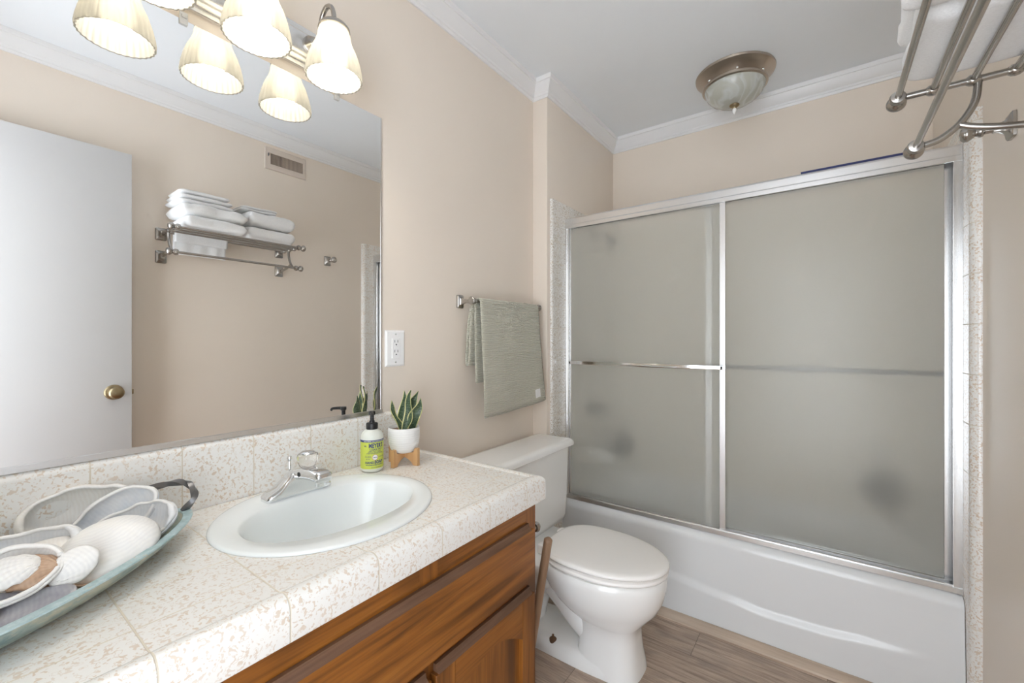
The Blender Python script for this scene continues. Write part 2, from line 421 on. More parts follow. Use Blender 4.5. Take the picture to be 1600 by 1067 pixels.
def thing(name, label, cat, loc, group=None):
    o = bpy.data.objects.new(name, None); o.empty_display_size = 0.05; COL.objects.link(o)
    o.location = loc; ROOT[o.name] = Vector(loc)
    return tag(o, label, cat, group)
def struct(name, bm, mat, label, cat, smooth=0):
    o = obj(name, bm, mat, None, smooth); tag(o, label, cat, None, 'structure'); return o
def solid(o, t, offset=0.0):
    md = o.modifiers.new('thickness', 'SOLIDIFY'); md.thickness = t; md.offset = offset; return o
def subsurf(o, n=2):
    md = o.modifiers.new('subdivision', 'SUBSURF'); md.levels = n; md.render_levels = n; return o
def dup(root, loc):
    r = root.copy(); COL.objects.link(r); r.location = loc
    for ch in list(root.children):
        c = ch.copy(); COL.objects.link(c); c.parent = r
        for g in ch.children:
            d = g.copy(); COL.objects.link(d); d.parent = c
    return r

# ------------------------------------------------------------------ the setting
struct('floor', box(BM(), (-0.15, -1.2, -0.06), (2.2, 2.8, 0.0)), 'floor', 'grey brown wood plank floor', 'floor')
struct('ceiling', box(BM(), (-0.15, YN - 0.12, H), (RW + 0.15, 2.75, H + 0.08)), 'ceil', 'plain pale grey ceiling', 'ceiling')
struct('wall_left', box(BM(), (-0.12, YN - 0.12, 0), (0, YC, H)), 'wall', 'pinkish beige wall behind the mirror', 'wall')
bm = box(BM(), (-0.12, YC, 0), (XA, YB + 0.12, H), 0.006, 2)
struct('wall_alcove', bm, 'wall', 'beige end wall of the bath alcove, stepped forward', 'wall', 35)
struct('wall_far', box(BM(), (XA, YB, 0), (RW + 0.12, YB + 0.12, H)), 'wall', 'beige wall behind the bathtub', 'wall')
struct('wall_right', box(BM(), (RW, YN - 0.12, 0), (RW + 0.12, YB, H)), 'wall', 'beige wall facing the mirror', 'wall')
bm = BM(); DX0, DX1, DZ = 0.70, 1.483, 2.05
box(bm, (0, YN - 0.12, 0), (DX0, YN, H)); box(bm, (DX1, YN - 0.12, 0), (RW, YN, H)); box(bm, (DX0, YN - 0.12, DZ), (DX1, YN, H))
struct('wall_near', bm, 'wall', 'beige wall with the doorway', 'wall')

# crown moulding swept round the room with mitred corners
CROWN = [(0.0, 0.0), (0.007, 0.0), (0.010, 0.010), (0.014, 0.012), (0.016, 0.020), (0.022, 0.026), (0.032, 0.040), (0.040, 0.054), (0.043, 0.060), (0.048, 0.061), (0.050, 0.068), (0.052, 0.0795), (0.0, 0.0795)]
def sweep(path, prof, z0, closed=True):
    n = len(path); rings = []
    for i in range(n):
        p = Vector(path[i])
        d0 = (p - Vector(path[i - 1])).normalized(); d1 = (Vector(path[(i + 1) % n]) - p).normalized()
        n0 = Vector((d0.y, -d0.x)); n1 = Vector((d1.y, -d1.x)); mi = (n0 + n1); mi = mi / max(mi.dot(n0), 1e-4)
        rings.append([(p.x + mi.x * d, p.y + mi.y * d, z0 + h) for d, h in prof])
    if closed: rings.append(rings[0])
    bm = BM(); loft(bm, rings, False, False); bmesh.ops.remove_doubles(bm, verts=bm.verts, dist=1e-6); return bm
path = [(0, YN), (0, YC), (XA, YC), (XA, YB), (RW, YB), (RW, YN)]
struct('trim_1', sweep(path, CROWN, 2.365), 'trim', 'white crown moulding along the ceiling', 'moulding', 25)
# doorway casing and the small shoe moulding in front of the tub
bm = BM(); box(bm, (DX0 - 0.06, YN, 0), (DX0, YN + 0.012, DZ + 0.06), 0.003); box(bm, (DX0, YN, DZ), (DX1, YN + 0.012, DZ + 0.06), 0.003)
struct('trim_2', bm, 'trim', 'white casing round the doorway', 'door casing', 30)
bm = prism(BM(), [(1.8925, 0.0), (1.8925, 0.020), (1.882, 0.0195), (1.862, 0.012), (1.853, 0.006), (1.851, 0.0)], 0, XA, TR)
struct('trim_3', bm, 'shoe', 'pale wood-look strip on the floor along the tub', 'floor trim', 30)

# alcove tiling (part of the setting): left slab, right slab, far slab, with rounded front edges
def tile_slab(x_wall, x_face, y0):
    """top view profile with a bullnose at the front edge, extruded in z"""
    s = 1 if x_face > x_wall else -1; t = abs(x_face - x_wall); r = t * 0.95
    poly = [(x_wall, YB), (x_wall, y0)]
    for i in range(7):
        a = PI / 2 * i / 6
        poly.append((x_face - s * r + s * r * math.sin(a), y0 + r - r * math.cos(a)))
    poly += [(x_face, YB)]
    return poly
YT = 1.8065
struct('wall_tile_left', prism(BM(), tile_slab(XA, TL, YT), 2, 0.0, TZ), 'tile_alc', 'dappled cream tiles on the left end of the alcove', 'wall tiles', 30)
struct('wall_tile_right', prism(BM(), tile_slab(RW, TR, YT + 0.040), 2, 0.0, TZ), 'tile_edge', 'dappled cream tile edging beside the shower door', 'wall tiles', 30)
struct('wall_tile_far', box(BM(), (TL, YB - 0.013, 0.3), (TR, YB, TZ)), 'tile_far', 'beige tiles behind the frosted shower doors', 'wall tiles')

# door standing open against the right wall (seen in the mirror)
d = thing('door_1', 'white flat slab door standing open, seen in the mirror', 'door', (1.483, YN + 0.01, 0.008)); d['kind'] = 'structure'
obj('door_slab', box(BM(), (1.446, YN + 0.012, 0.008), (1.482, 0.557, 2.045), 0.002), 'doorpaint', d)
def knob(side):
    bm = BM(); x = 1.446 if side < 0 else 1.482
    prof = [(0.034, 0.0), (0.034, 0.004), (0.030, 0.009), (0.013, 0.012), (0.012, 0.030), (0.019, 0.036), (0.027, 0.045), (0.027, 0.054), (0.022, 0.060), (0.012, 0.0625), (0.0, 0.0625)]
    lathe(bm, [(r, side * h) for r, h in prof], (x, 0.494, 0.945), 'X', 28); return bm
k1 = obj('knob', knob(-1), 'brass', d)
obj('lock_button', lathe(BM(), [(0.006, 0), (0.006, -0.003), (0.0, -0.003)], (1.446 - 0.0625, 0.494, 0.945), 'X', 12), 'brass', k1)
obj('latch', box(BM(), (1.456, 0.557, 0.930), (1.472, 0.566, 0.952), 0.002), 'brass', d)

# ------------------------------------------------------------------ vanity cabinet
XF = 0.502; CY0 = YN + 0.003; CY1 = 1.029; CB = 0.7285
v = thing('vanity_cabinet', 'dark stained knotty wood vanity cabinet under the tiled counter', 'cabinet', (0.25, 0.42, 0.0))
bm = BM()
box(bm, (0.004, CY1 - 0.016, 0.0), (XF - 0.018, CY1, CB))                # end panel
box(bm, (0.004, CY0, 0.0), (XF - 0.018, CY0 + 0.016, CB))
box(bm, (0.004, CY0, 0.09), (XF - 0.02, CY1, 0.106)); box(bm, (0.43, CY0, 0.0), (0.446, CY1 - 0.02, 0.09))
obj('body', bm, 'wood_x', v)
for z0, z1 in ((0.665, CB), (0.485, 0.525), (0.09, 0.13)): obj('face_rail', box(BM(), (XF - 0.019, CY0, z0), (XF, CY1, z1)), 'wood_h', v)
for y0, y1 in ((CY1 - 0.045, CY1), (0.596, 0.646), (0.19, 0.24), (CY0, CY0 + 0.04)):
    obj('face_stile', box(BM(), (XF - 0.0195, y0, 0.09), (XF + 0.0004, y1, CB)), 'wood_v', v)
def drawer_front(y0, y1, z0, z1):
    f = obj('drawer_front', prism(BM(), [(XF + 0.0005, z0), (XF + 0.016, z0), (XF + 0.019, z0 + 0.003), (XF + 0.019, z1 - 0.018), (XF + 0.0185, z1 - 0.0165), (XF + 0.0005, z1 - 0.0165)], 1, y0, y1), 'wood_h', v)
    obj('finger_pull', prism(BM(), [(XF + 0.0005, z1 - 0.0164), (XF + 0.0185, z1 - 0.0164), (XF + 0.010, z1 - 0.009), (XF + 0.0085, z1 - 0.003), (XF + 0.0085, z1), (XF + 0.0005, z1)], 1, y0, y1 - 0.012), 'wood_edge', f)
drawer_front(0.200, 0.998, 0.515, 0.672)
drawer_front(-0.185, 0.190, 0.515, 0.672)
def cab_door(y0, y1, z0, z1, arch=True):
    x0, x1 = XF + 0.0006, XF + 0.019; st = 0.058
    f = obj('cabinet_door', box(BM(), (x0, y0 + st - 0.004, z0 + 0.05), (x0 + 0.006, y1 - st + 0.004, z1 - 0.0465)), 'wood_v', v)
    for a, b in ((y0, y0 + st), (y1 - st, y1)): obj('door_stile', box(BM(), (x0, a, z0), (x1, b, z1 - 0.0165), 0.0015, 1), 'wood_v', f)
    # arched top rail
    n = 24; a0, a1 = y0 + st, y1 - st; top = z1 - 0.0165
    low = []
    for i in range(n + 1):
        t = i / n; low.append((a0 + (a1 - a0) * t, top - 0.100 + 0.052 * math.sin(PI * t)))
    poly = [(a0, top), *low, (a1, top)]
    bm = BM(); prism(bm, poly, 0, x0 + 0.0005, x1 - 0.0005); obj('top_rail', bm, 'wood_h', f, 0)
    obj('bottom_rail', box(BM(), (x0 + 0.0005, a0, z0), (x1 - 0.0005, a1, z0 + 0.06)), 'wood_h', f)
    obj('finger_pull', prism(BM(), [(XF + 0.0008, z1 - 0.0164), (XF + 0.0185, z1 - 0.0164), (XF + 0.010, z1 - 0.009), (XF + 0.0085, z1 - 0.003), (XF + 0.0085, z1), (XF + 0.0008, z1)], 1, y0 + 0.008, y1 - 0.008), 'wood_edge', f)
cab_door(0.625, 0.998, 0.10, 0.496)
cab_door(0.245, 0.613, 0.10, 0.496)
cab_door(-0.175, 0.186, 0.10, 0.496)

# tiled counter with raised rounded cap, end cap and backsplash
c = thing('tiled_countertop', 'cream countertop of dappled tan tiles with rounded front edge', 'countertop', (0.25, 0.42, CB))
CE = 1.040; XE = 0.531
# hole for the sink cut out as an oval
SX, SY, SA, SBB = 0.247, 0.554, 0.2175, 0.240
def oval(cx, cy, a, b, n, p=2.0):
    out = []
    for i in range(n):
        t = 2 * PI * i / n; ct, st = math.cos(t), math.sin(t)
        out.append((cx + a * math.copysign(abs(ct) ** (2 / p), ct), cy + b * math.copysign(abs(st) ** (2 / p), st)))
    return out
def square_ring(x0, x1, y0, y1, cx, cy, n):
    """points on a rectangle at the same angles as an oval"""
    out = []
    for i in range(n):
        t = 2 * PI * i / n; dx, dy = math.cos(t), math.sin(t)
        k = min(((x1 - cx) / dx) if dx > 1e-9 else ((x0 - cx) / dx) if dx < -1e-9 else 1e9,
                ((y1 - cy) / dy) if dy > 1e-9 else ((y0 - cy) / dy) if dy < -1e-9 else 1e9)
        out.append((cx + dx * k, cy + dy * k))
    return out
bm = BM(); N = 96
hole = oval(SX, SY, SA - 0.012, SBB - 0.012, N); sq = square_ring(0.016, 0.497, 0.30, 0.81, SX, SY, N)
loft(bm, [[(x, y, CZ - 0.03) for x, y in hole], [(x, y, CZ) for x, y in hole], [(x, y, CZ) for x, y in sq]], False, False)
for cx_, cy_ in ((0.016, 0.30), (0.497, 0.30), (0.497, 0.81), (0.016, 0.81)):                 # fill the four corners
    j = sorted(range(N), key=lambda i: (sq[i][0] - cx_) ** 2 + (sq[i][1] - cy_) ** 2)[:2]
    bm.faces.new([bm.verts.new((sq[j[0]][0], sq[j[0]][1], CZ)), bm.verts.new((cx_, cy_, CZ)), bm.verts.new((sq[j[1]][0], sq[j[1]][1], CZ))])
bm2 = BM()
for y0, y1 in ((CY0, 0.30), (0.81, 1.008)):
    vs = [bm.verts.new(p) for p in ((0.016, y0, CZ), (0.497, y0, CZ), (0.497, y1, CZ), (0.016, y1, CZ))]; bm.faces.new(vs)
bm2.free(); bmesh.ops.remove_doubles(bm, verts=bm.verts, dist=1e-5)
obj('tile_field', bm, 'tile_top', c, 0)
def cap_profile(s0, s1):
    """V-cap section: s from inner edge s0 to outer face s1"""
    r = 0.020; top = CZ + 0.0035
    pr = [(s0, CZ - 0.012), (s0, CZ + 0.0005), (s0 + 0.004, CZ + 0.0022), (s0 + 0.010, top)]
    for i in range(9):
        a = PI / 2 * i / 8; pr.append((s1 - r + r * math.sin(a), top - r + r * math.cos(a)))
    return pr + [(s1, CB + 0.003), (s1 - 0.002, CB), (s1 - 0.014, CB), (s1 - 0.014, CZ - 0.012)]
pr = cap_profile(0.4965, XE)
rings = [[(s, CY0, z) for s, z in pr], [(s, CE - 0.033 - (0.0), z) for s, z in pr]]
# mitre into the end cap: same section turned the corner
pe = cap_profile(CE - 0.0345, CE)
bm = BM(); loft(bm, [rings[0], [(pr[i][0], pe[i][0], pr[i][1]) for i in range(len(pr))]], True, False)
obj('front_cap', bm, 'tile_cap', c, 40)
bm = BM(); loft(bm, [[(0.002, pe[i][0], pe[i][1]) for i in range(len(pe))], [(pr[i][0], pe[i][0], pe[i][1]) for i in range(len(pe))]], True, False)
obj('end_cap', bm, 'tile_end', c, 40)
SPY = 1.010; SPZ = 0.9445
prs = [(0.0015, CZ - 0.01), (0.0145, CZ - 0.01), (0.0145, SPZ - 0.016)]
for i in range(7):
    a = PI / 2 * i / 6; prs.append((0.0025 + 0.012 * math.cos(a), SPZ - 0.014 + 0.014 * math.sin(a)))
prs += [(0.0015, SPZ)]
bm = prism(BM(), prs, 1, CY0, SPY)
obj('backsplash', bm, 'tile_splash', c, 40)

# ------------------------------------------------------------------ sink
s = thing('sink_basin', 'pale oval drop-in sink basin set into the tiled counter', 'sink', (SX, SY, CZ))
bm = BM(); rings = []
RO = [(1.0, CZ + 0.0005), (1.0, CZ + 0.0025), (0.992, CZ + 0.005), (0.970, CZ + 0.0062)]
for f, z in RO: rings.append([(x, y, z) for x, y in oval(SX, SY, SA * f, SBB * f, N)])
bx, by, ba, bb = 0.262, 0.554, 0.132, 0.191
for f, z, p, k in ((1.03, CZ + 0.0062, 2.15, 1), (1.0, CZ + 0.002, 2.2, 1), (0.965, CZ - 0.012, 2.2, 1), (0.93, CZ - 0.035, 2.2, 1), (0.86, CZ - 0.075, 2.15, 1), (0.70, CZ - 0.115, 2.1, 1), (0.45, CZ - 0.135, 2.0, 1), (0.16, CZ - 0.143, 2.0, 1), (0.155, CZ - 0.15, 2.0, 1)):
    a = ba * f; b = bb * f
    if f < 0.3: a = b = 0.021
    rings.append([(x, y, z) for x, y in oval(bx, by, a, b, N, p)])
loft(bm, rings, False, True)
obj('bowl', bm, 'sink', s, 60)
bm = lathe(BM(), [(0.020, -0.003), (0.020, 0.002), (0.016, 0.003), (0.012, 0.001), (0, 0.001)], (bx, by, CZ - 0.1455), 'Z', 24)
obj('drain', bm, 'chrome', s)

# ------------------------------------------------------------------ faucet
FX, FY, FZ = 0.108, 0.545, CZ + 0.0062
f = thing('sink_faucet', 'chrome single-knob faucet standing on the sink rim', 'faucet', (FX, FY, FZ))
def rrect(cx, cz, w, h, r, n=4):
    out = []
    for (sx, sz, a0) in ((1, 1, 0), (-1, 1, PI / 2), (-1, -1, PI), (1, -1, 1.5 * PI)):
        for i in range(n + 1):
            a = a0 + PI / 2 * i / n
            out.append((cx + sx * (w / 2 - r) + r * math.cos(a), cz + sz * (h / 2 - r) + r * math.sin(a)))
    return out
bm = BM(); rings = []
for dy, h, w in ((-0.080, 0.006, 0.030), (-0.078, 0.014, 0.042), (-0.070, 0.018, 0.050), (-0.052, 0.026, 0.052), (-0.036, 0.042, 0.050), (-0.024, 0.055, 0.048), (-0.012, 0.060, 0.048), (0.012, 0.060, 0.048), (0.024, 0.055, 0.048), (0.036, 0.042, 0.050), (0.052, 0.026, 0.052), (0.070, 0.018, 0.050), (0.078, 0.014, 0.042), (0.080, 0.006, 0.030)):
    r = min(0.010, h * 0.45)
    # section narrower at the top
    sec = []
    for x, z in rrect(0, h / 2, w, h, r):
        k = 1 - 0.30 * (z / 0.06)
        sec.append((FX + x * k + 0.006 * (z / 0.06), FY + dy, FZ + z))
    rings.append(sec)
loft(bm, rings); obj('base', bm, 'chrome', f, 50)
bm = BM(); rings = []
for x, zc, h, w in ((0.100, 0.047, 0.024, 0.040), (0.125, 0.052, 0.026, 0.038), (0.160, 0.060, 0.027, 0.036), (0.195, 0.064, 0.027, 0.037), (0.222, 0.063, 0.026, 0.038), (0.232, 0.062, 0.024, 0.037), (0.236, 0.062, 0.018, 0.030)):
    rings.append([(x, FY + a, FZ + z) for a, z in rrect(0, zc, w, h, 0.008)])
loft(bm, rings); obj('spout', bm, 'chrome', f, 50)
obj('aerator', lathe(BM(), [(0.011, 0.052), (0.011, 0.040), (0.009, 0.038), (0, 0.038)], (0.214, FY, FZ), 'Z', 20), 'chrome', f)
KX = 0.150
bm = BM()
lathe(bm, [(0.017, 0.058), (0.018, 0.064), (0.014, 0.068), (0.013, 0.072)], (KX - 0.004, FY, FZ), 'Z', 28)
obj('valve_collar', bm, 'chrome', f)
kn = obj('knob', lathe(BM(), [(0.014, 0.0725), (0.019, 0.076), (0.0235, 0.088), (0.0245, 0.098), (0.0225, 0.104), (0.020, 0.105)], (KX, FY + 0.004, FZ), 'Z', 28, lambda a, h: 1 + 0.03 * math.cos(10 * a)), 'acrylic', f, 60)
obj('knob_cap', lathe(BM(), [(0.0185, 0.1045), (0.0185, 0.107), (0.015, 0.110), (0.008, 0.1115), (0, 0.112)], (KX, FY + 0.004, FZ), 'Z', 28), 'chrome', kn)
bm = BM(); tube(bm, [(0.074, FY - 0.002, FZ + 0.04), (0.072, FY - 0.002, FZ + 0.076)], 0.0028, 10); lathe(bm, [(0.004, 0.074), (0.006, 0.078), (0.006, 0.084), (0.004, 0.087), (0, 0.087)], (0.072, FY - 0.002, FZ), 'Z', 14)
obj('lift_rod', bm, 'chrome', f)
bm = BM(); lathe(bm, [(0.006, 0.0), (0.006, -0.001), (0, -0.001)], (0.15, FY - 0.0182, FZ + 0.058), 'Y', 16); obj('temperature_mark', bm, 'dark', f)

# ------------------------------------------------------------------ mirror with channel and clips
MZ0, MZ1, MY = 0.9565, 1.9044, 0.868
m = thing('wall_mirror', 'large frameless wall mirror above the vanity', 'mirror', (0.002, 0.34, MZ0))
obj('mirror_glass', box(BM(), (0.0015, CY0, MZ0), (0.0075, MY, MZ1)), 'mirror', m, 0)
bm = BM(); prism(bm, [(0.001, 0.9452), (0.0125, 0.9452), (0.0125, 0.9565), (0.0105, 0.9568), (0.0078, 0.9572), (0.001, 0.9560)], 1, CY0, MY + 0.003)
obj('bottom_channel', bm, 'alu', m, 0)
obj('edge_strip', box(BM(), (0.0012, MY, MZ0), (0.0082, MY + 0.0032, MZ1)), 'alu', m)
for y in (0.338, 0.713, -0.04):
    bm = BM(); box(bm, (0.0078, y - 0.008, MZ1 - 0.012), (0.0125, y + 0.008, MZ1 + 0.016), 0.002); box(bm, (0.0125, y - 0.005, MZ1 + 0.001), (0.0155, y + 0.005, MZ1 + 0.009), 0.001)
    obj('clip', bm, 'clear', m)

# ------------------------------------------------------------------ vanity light: bar with three shades
vl = thing('vanity_light', 'brushed nickel bar of lit ribbed glass lamps above the mirror', 'light fixture', (0.0, 0.44, 1.985))
LZ0, LZ1, LY0, LY1 = 1.934, 2.048, 0.205, 0.675
bm = prism(BM(), [(0.001, LZ0), (0.012, LZ0), (0.013, LZ0 + 0.010), (0.019, LZ0 + 0.012), (0.021, LZ0 + 0.022), (0.026, LZ0 + 0.026), (0.028, LZ0 + 0.034), (0.028, LZ1 - 0.034), (0.026, LZ1 - 0.026), (0.021, LZ1 - 0.022), (0.019, LZ1 - 0.012), (0.013, LZ1 - 0.010), (0.012, LZ1), (0.001, LZ1)], 1, LY0, LY1)
bevel_all(bm, 0.0015, 1); obj('backplate', bm, 'alu', vl, 30)
ribs = lambda a, h: 1 + 0.012 * math.cos(30 * a)
for y in (0.251, 0.439, 0.627):
    ax = 0.137
    bm = lathe(BM(), [(0.026, 0.0), (0.026, 0.004), (0.021, 0.008), (0.018, 0.018), (0.010, 0.024), (0.0, 0.025)], (0.028, y, 1.995), 'X', 26)
    ar = obj('lamp_arm', bm, 'nickel', vl, 40)
    bm = BM(); tube(bm, [(0.048, y, 1.995), (0.060, y, 2.005), (0.070, y, 2.030), (0.080, y, 2.056), (0.100, y, 2.070), (0.122, y, 2.062), (0.134, y, 2.040), (ax, y, 2.010)], 0.0062, 12, True, 6)
    obj('gooseneck', bm, 'nickel', ar, 50)
    bm = lathe(BM(), [(0.0, 2.016), (0.010, 2.016), (0.018, 2.013), (0.032, 2.007), (0.0385, 1.999), (0.0395, 1.993), (0.0365, 1.992), (0.030, 1.998), (0.0, 2.000)], (ax, y, 0), 'Z', 30)
    obj('shade_cap', bm, 'nickel', ar, 40)
    bm = BM()
    outer = [(0.033, 1.996), (0.0375, 1.990), (0.0400, 1.979), (0.0415, 1.966), (0.0460, 1.952), (0.0545, 1.934), (0.0622, 1.910), (0.0672, 1.888), (0.0692, 1.873), (0.0688, 1.865)]
    prof = outer + [(r - 0.0032, z + (0.0 if i else 0.0005)) for i, (r, z) in enumerate(outer[::-1])]
    lathe(bm, prof, (ax, y, 0), 'Z', 120, lambda a, h: 1 + (0.017 * math.cos(30 * a) if h < 1.975 else 0.017 * math.cos(30 * a) * max(0, (1.996 - h) / 0.021)), False)
    sh = obj('lamp_shade', bm, 'shade', vl, 60)
    bm = lathe(BM(), [(0.012, 1.998), (0.013, 1.972), (0.017, 1.964), (0.024, 1.952), (0.0295, 1.936), (0.031, 1.922), (0.029, 1.907), (0.0225, 1.895), (0.0125, 1.888), (0.0, 1.8865)], (ax, y, 0), 'Z', 32)
    obj('light_bulb', bm, 'bulb', vl, 60)

# ------------------------------------------------------------------ outlet
o_ = thing('wall_outlet', 'white double outlet with wall plate right of the mirror', 'outlet', (0.0, 0.9295, 1.154))
bm = BM(); oy0, oy1, oz0, oz1 = 0.889, 0.970, 1.093, 1.215
loft(bm, [[(0.0005, y, z) for y, z in ((oy0, oz0), (oy1, oz0), (oy1, oz1), (oy0, oz1))], [(0.002, y, z) for y, z in ((oy0, oz0), (oy1, oz0), (oy1, oz1), (oy0, oz1))], [(0.0065, y, z) for y, z in ((oy0 + .006, oz0 + .006), (oy1 - .006, oz0 + .006), (oy1 - .006, oz1 - .006), (oy0 + .006, oz1 - .006))]])
obj('wall_plate', bm, 'white_plastic', o_, 20)
oc = 0.5 * (oy0 + oy1)
bm = BM(); box(bm, (0.0063, oc - 0.0165, 1.121), (0.0095, oc + 0.0165, 1.187), 0.001); rc = obj('receptacle', bm, 'white_plastic', o_, 20)
bm = BM()
for zc in (1.174, 1.141):
    for dy in (-0.0065, 0.0065): box(bm, (0.0094, oc + dy - 0.0009, zc - 0.0005), (0.0098, oc + dy + 0.0009, zc + 0.0075))
    lathe(bm, [(0.0024, 0.0094), (0.0024, 0.0098), (0, 0.0098)], (0, oc, zc - 0.0075), 'X', 12)
obj('socket_slot', bm, 'dark', rc, 0)
bm = BM(); box(bm, (0.0094, oc - 0.008, 1.1545), (0.0104, oc - 0.0005, 1.1595), 0.0004, 1); box(bm, (0.0094, oc + 0.0005, 1.1545), (0.0104, oc + 0.008, 1.1595), 0.0004, 1); obj('test_button', bm, 'white_plastic', rc)
for zc in (1.107, 1.2015): obj('screw', lathe(BM(), [(0.0028, 0.0062), (0.0028, 0.0070), (0, 0.0072)], (0, oc, zc), 'X', 12), 'chrome', o_)

# ------------------------------------------------------------------ towel bar with the sage towel
tb = thing('towel_bar', 'brushed nickel towel bar on the wall over the toilet', 'towel bar', (0.0, 1.475, 1.335))
def mount_plate(bm, wx, s, y, z, hw=0.017, hh=0.026, d=0.014):
    """square wall plate sloping to a post; s = direction away from the wall"""
    R = []
    for k, w, h in ((0.0005, hw, hh), (0.007, hw, hh), (0.0105, hw * 0.86, hh * 0.86), (0.0125, hw * 0.66, hh * 0.64), (d + 0.004, hw * 0.46, hh * 0.44), (d + 0.012, hw * 0.36, hh * 0.32), (d + 0.022, hw * 0.34, hh * 0.27)):
        R.append([(wx + s * k, y + a, z + b) for a, b in rrect(0, 0, 2 * w, 2 * h, min(w, h) * 0.22, 2)])
    loft(bm, R)
for i, y in enumerate((1.246, 1.704)):
    bm = BM(); mount_plate(bm, 0.0, 1, y, 1.334); lathe(bm, [(0.0075, 0.028), (0.0075, 0.062)], (0, y, 1.334), 'X', 16); lathe(bm, [(0.0, -0.016), (0.010, -0.0155), (0.0155, -0.012), (0.0155, -0.006), (0.0105, 0.0), (0.0105, 0.010), (0, 0.012)] if i == 0 else [(0.0, 0.016), (0.010, 0.0155), (0.0155, 0.012), (0.0155, 0.006), (0.0105, 0.0), (0.0105, -0.010), (0, -0.012)], (0.074, y, 1.334), 'Y', 24)
    obj('bar_post', bm, 'nickel', tb, 40)
obj('bar', tube(BM(), [(0.074, 1.246, 1.334), (0.074, 1.704, 1.334)], 0.0065, 14), 'nickel', tb)

def towel_sheet(bm, path, y0, y1, nz_amp=0.004, seed=0.0, lean=0.0, ny=36, flare=0.0, seed_scale=9, edge=None):
    path = catmull(path, 8); n = len(path); rows = []
    L = [0.0]
    for a, b in zip(path, path[1:]): L.append(L[-1] + (b - a).length)
    for i, p in enumerate(path):
        t = L[i] / L[-1]; row = []
        for j in range(ny + 1):
            u = j / ny; ff = flare * t * t
            y = y0 - ff * 0.25 + (y1 - y0 + ff) * u
            amp = nz_amp * (0.15 + 1.2 * t)
            w = amp * (noise.noise((y * seed_scale + seed, t * 1.5, seed)) + 0.6 * math.sin(y * 21 + seed * 3 + 1.2 * t))
            dz = edge(u) * t if edge else 0.0
            row.append(bm.verts.new((max(p[0] + w, 0.006), y + lean * t, p[1] + dz if False else p[2] + dz)))
        rows.append(row)
    for a, b in zip(rows, rows[1:]):
        for j in range(ny): bm.faces.new((a[j], a[j + 1], b[j + 1], b[j]))
tw = thing('hand_towel', 'sage green ribbed towel draped over the towel bar', 'towel', (0.074, 1.48, 1.345))
bm = BM()
towel_sheet(bm, [(0.068, 0, 1.3425), (0.078, 0, 1.3445), (0.086, 0, 1.338), (0.090, 0, 1.315), (0.095, 0, 1.20), (0.102, 0, 1.05), (0.108, 0, 0.885)], 1.272, 1.684, 0.0035, 1.0, 0.012, flare=0.024, edge=lambda u: 0.016 * (u - 0.5) + 0.022 * max(0, u - 0.7))
fr = obj('front_fall', bm, 'towel_sage', tw, 60); solid(fr, 0.006)
bm = BM()
towel_sheet(bm, [(0.070, 0, 1.3425), (0.062, 0, 1.336), (0.0585, 0, 1.30), (0.0585, 0, 1.17), (0.062, 0, 1.012)], 1.272, 1.62, 0.002, 4.0, 0.004)
bk = obj('back_fall', bm, 'towel_sage', tw, 60); solid(bk, 0.006)
bm = BM()
towel_sheet(bm, [(0.066, 0, 1.3415), (0.058, 0, 1.332), (0.048, 0, 1.29), (0.040, 0, 1.18), (0.036, 0, 1.10), (0.029, 0, 1.082), (0.021, 0, 1.094), (0.024, 0, 1.16), (0.036, 0, 1.27), (0.0555, 0, 1.335)], 1.262, 1.60, 0.001, 7.0, 0.0)
lp = obj('folded_loop', bm, 'towel_sage', tw, 60); solid(lp, 0.006)
bm = BM(); box(bm, (0.1125, 1.628, 0.918), (0.1145, 1.668, 0.958), 0.0008, 1)
bmesh.ops.rotate(bm, cent=(0.113, 1.65, 0.94), matrix=Matrix.Rotation(0.10, 3, 'X'), verts=bm.verts)
lb = obj('sewn_label', bm, 'white_plastic', fr); lb['label'] = 'white sewn fabric label'

# ------------------------------------------------------------------ toilet
TY = 1.488
t = thing('toilet', 'white two-piece toilet with closed lid between vanity and bathtub', 'toilet', (0.40, TY, 0.0))
def egg(xb, xf, hw, n=64, pb=2.6, pf=2.0, split=0.46):
    """egg outline: back end at xb squarer, front end at xf rounder"""
    xc = xb + (xf - xb) * split; out = []
    for i in range(n):
        a = 2 * PI * i / n; ca, sa = math.cos(a), math.sin(a)
        if ca >= 0: L, p = xf - xc, pf
        else: L, p = xc - xb, pb
        out.append((xc + L * math.copysign(abs(ca) ** (2 / p), ca), TY + hw * math.copysign(abs(sa) ** (2 / p), sa)))
    return out
bm = BM(); rings = []
for z, xb, xf, hw, pb in ((0.362, 0.285, 0.728, 0.176, 2.6), (0.352, 0.280, 0.735, 0.181, 2.6), (0.335, 0.280, 0.736, 0.181, 2.6), (0.305, 0.285, 0.732, 0.176, 2.5), (0.270, 0.300, 0.722, 0.166, 2.4), (0.235, 0.325, 0.705, 0.150, 2.3), (0.205, 0.355, 0.680, 0.130, 2.2), (0.180, 0.390, 0.655, 0.108, 2.2), (0.165, 0.420, 0.642, 0.096, 2.4), (0.12, 0.430, 0.640, 0.094, 3), (0.07, 0.430, 0.645, 0.097, 3.4), (0.03, 0.425, 0.653, 0.103, 3.6), (0.0, 0.420, 0.657, 0.106, 3.6)):
    rings.append([(x, y, z) for x, y in egg(xb, xf, hw, 64, pb, 2.0 if z > 0.18 else 3.0)])
loft(bm, rings[::-1])
obj('bowl', bm, 'porcelain', t, 60)
bm = BM(); rings = []
for z, k in ((0.0, 0.0), (0.020, 0.0), (0.036, 0.005), (0.046, 0.014), (0.050, 0.026)):
    rings.append([(x, y, z) for x, y in egg(0.135 + k, 0.645 - k, 0.112 - k, 64, 5, 4, 0.4)])
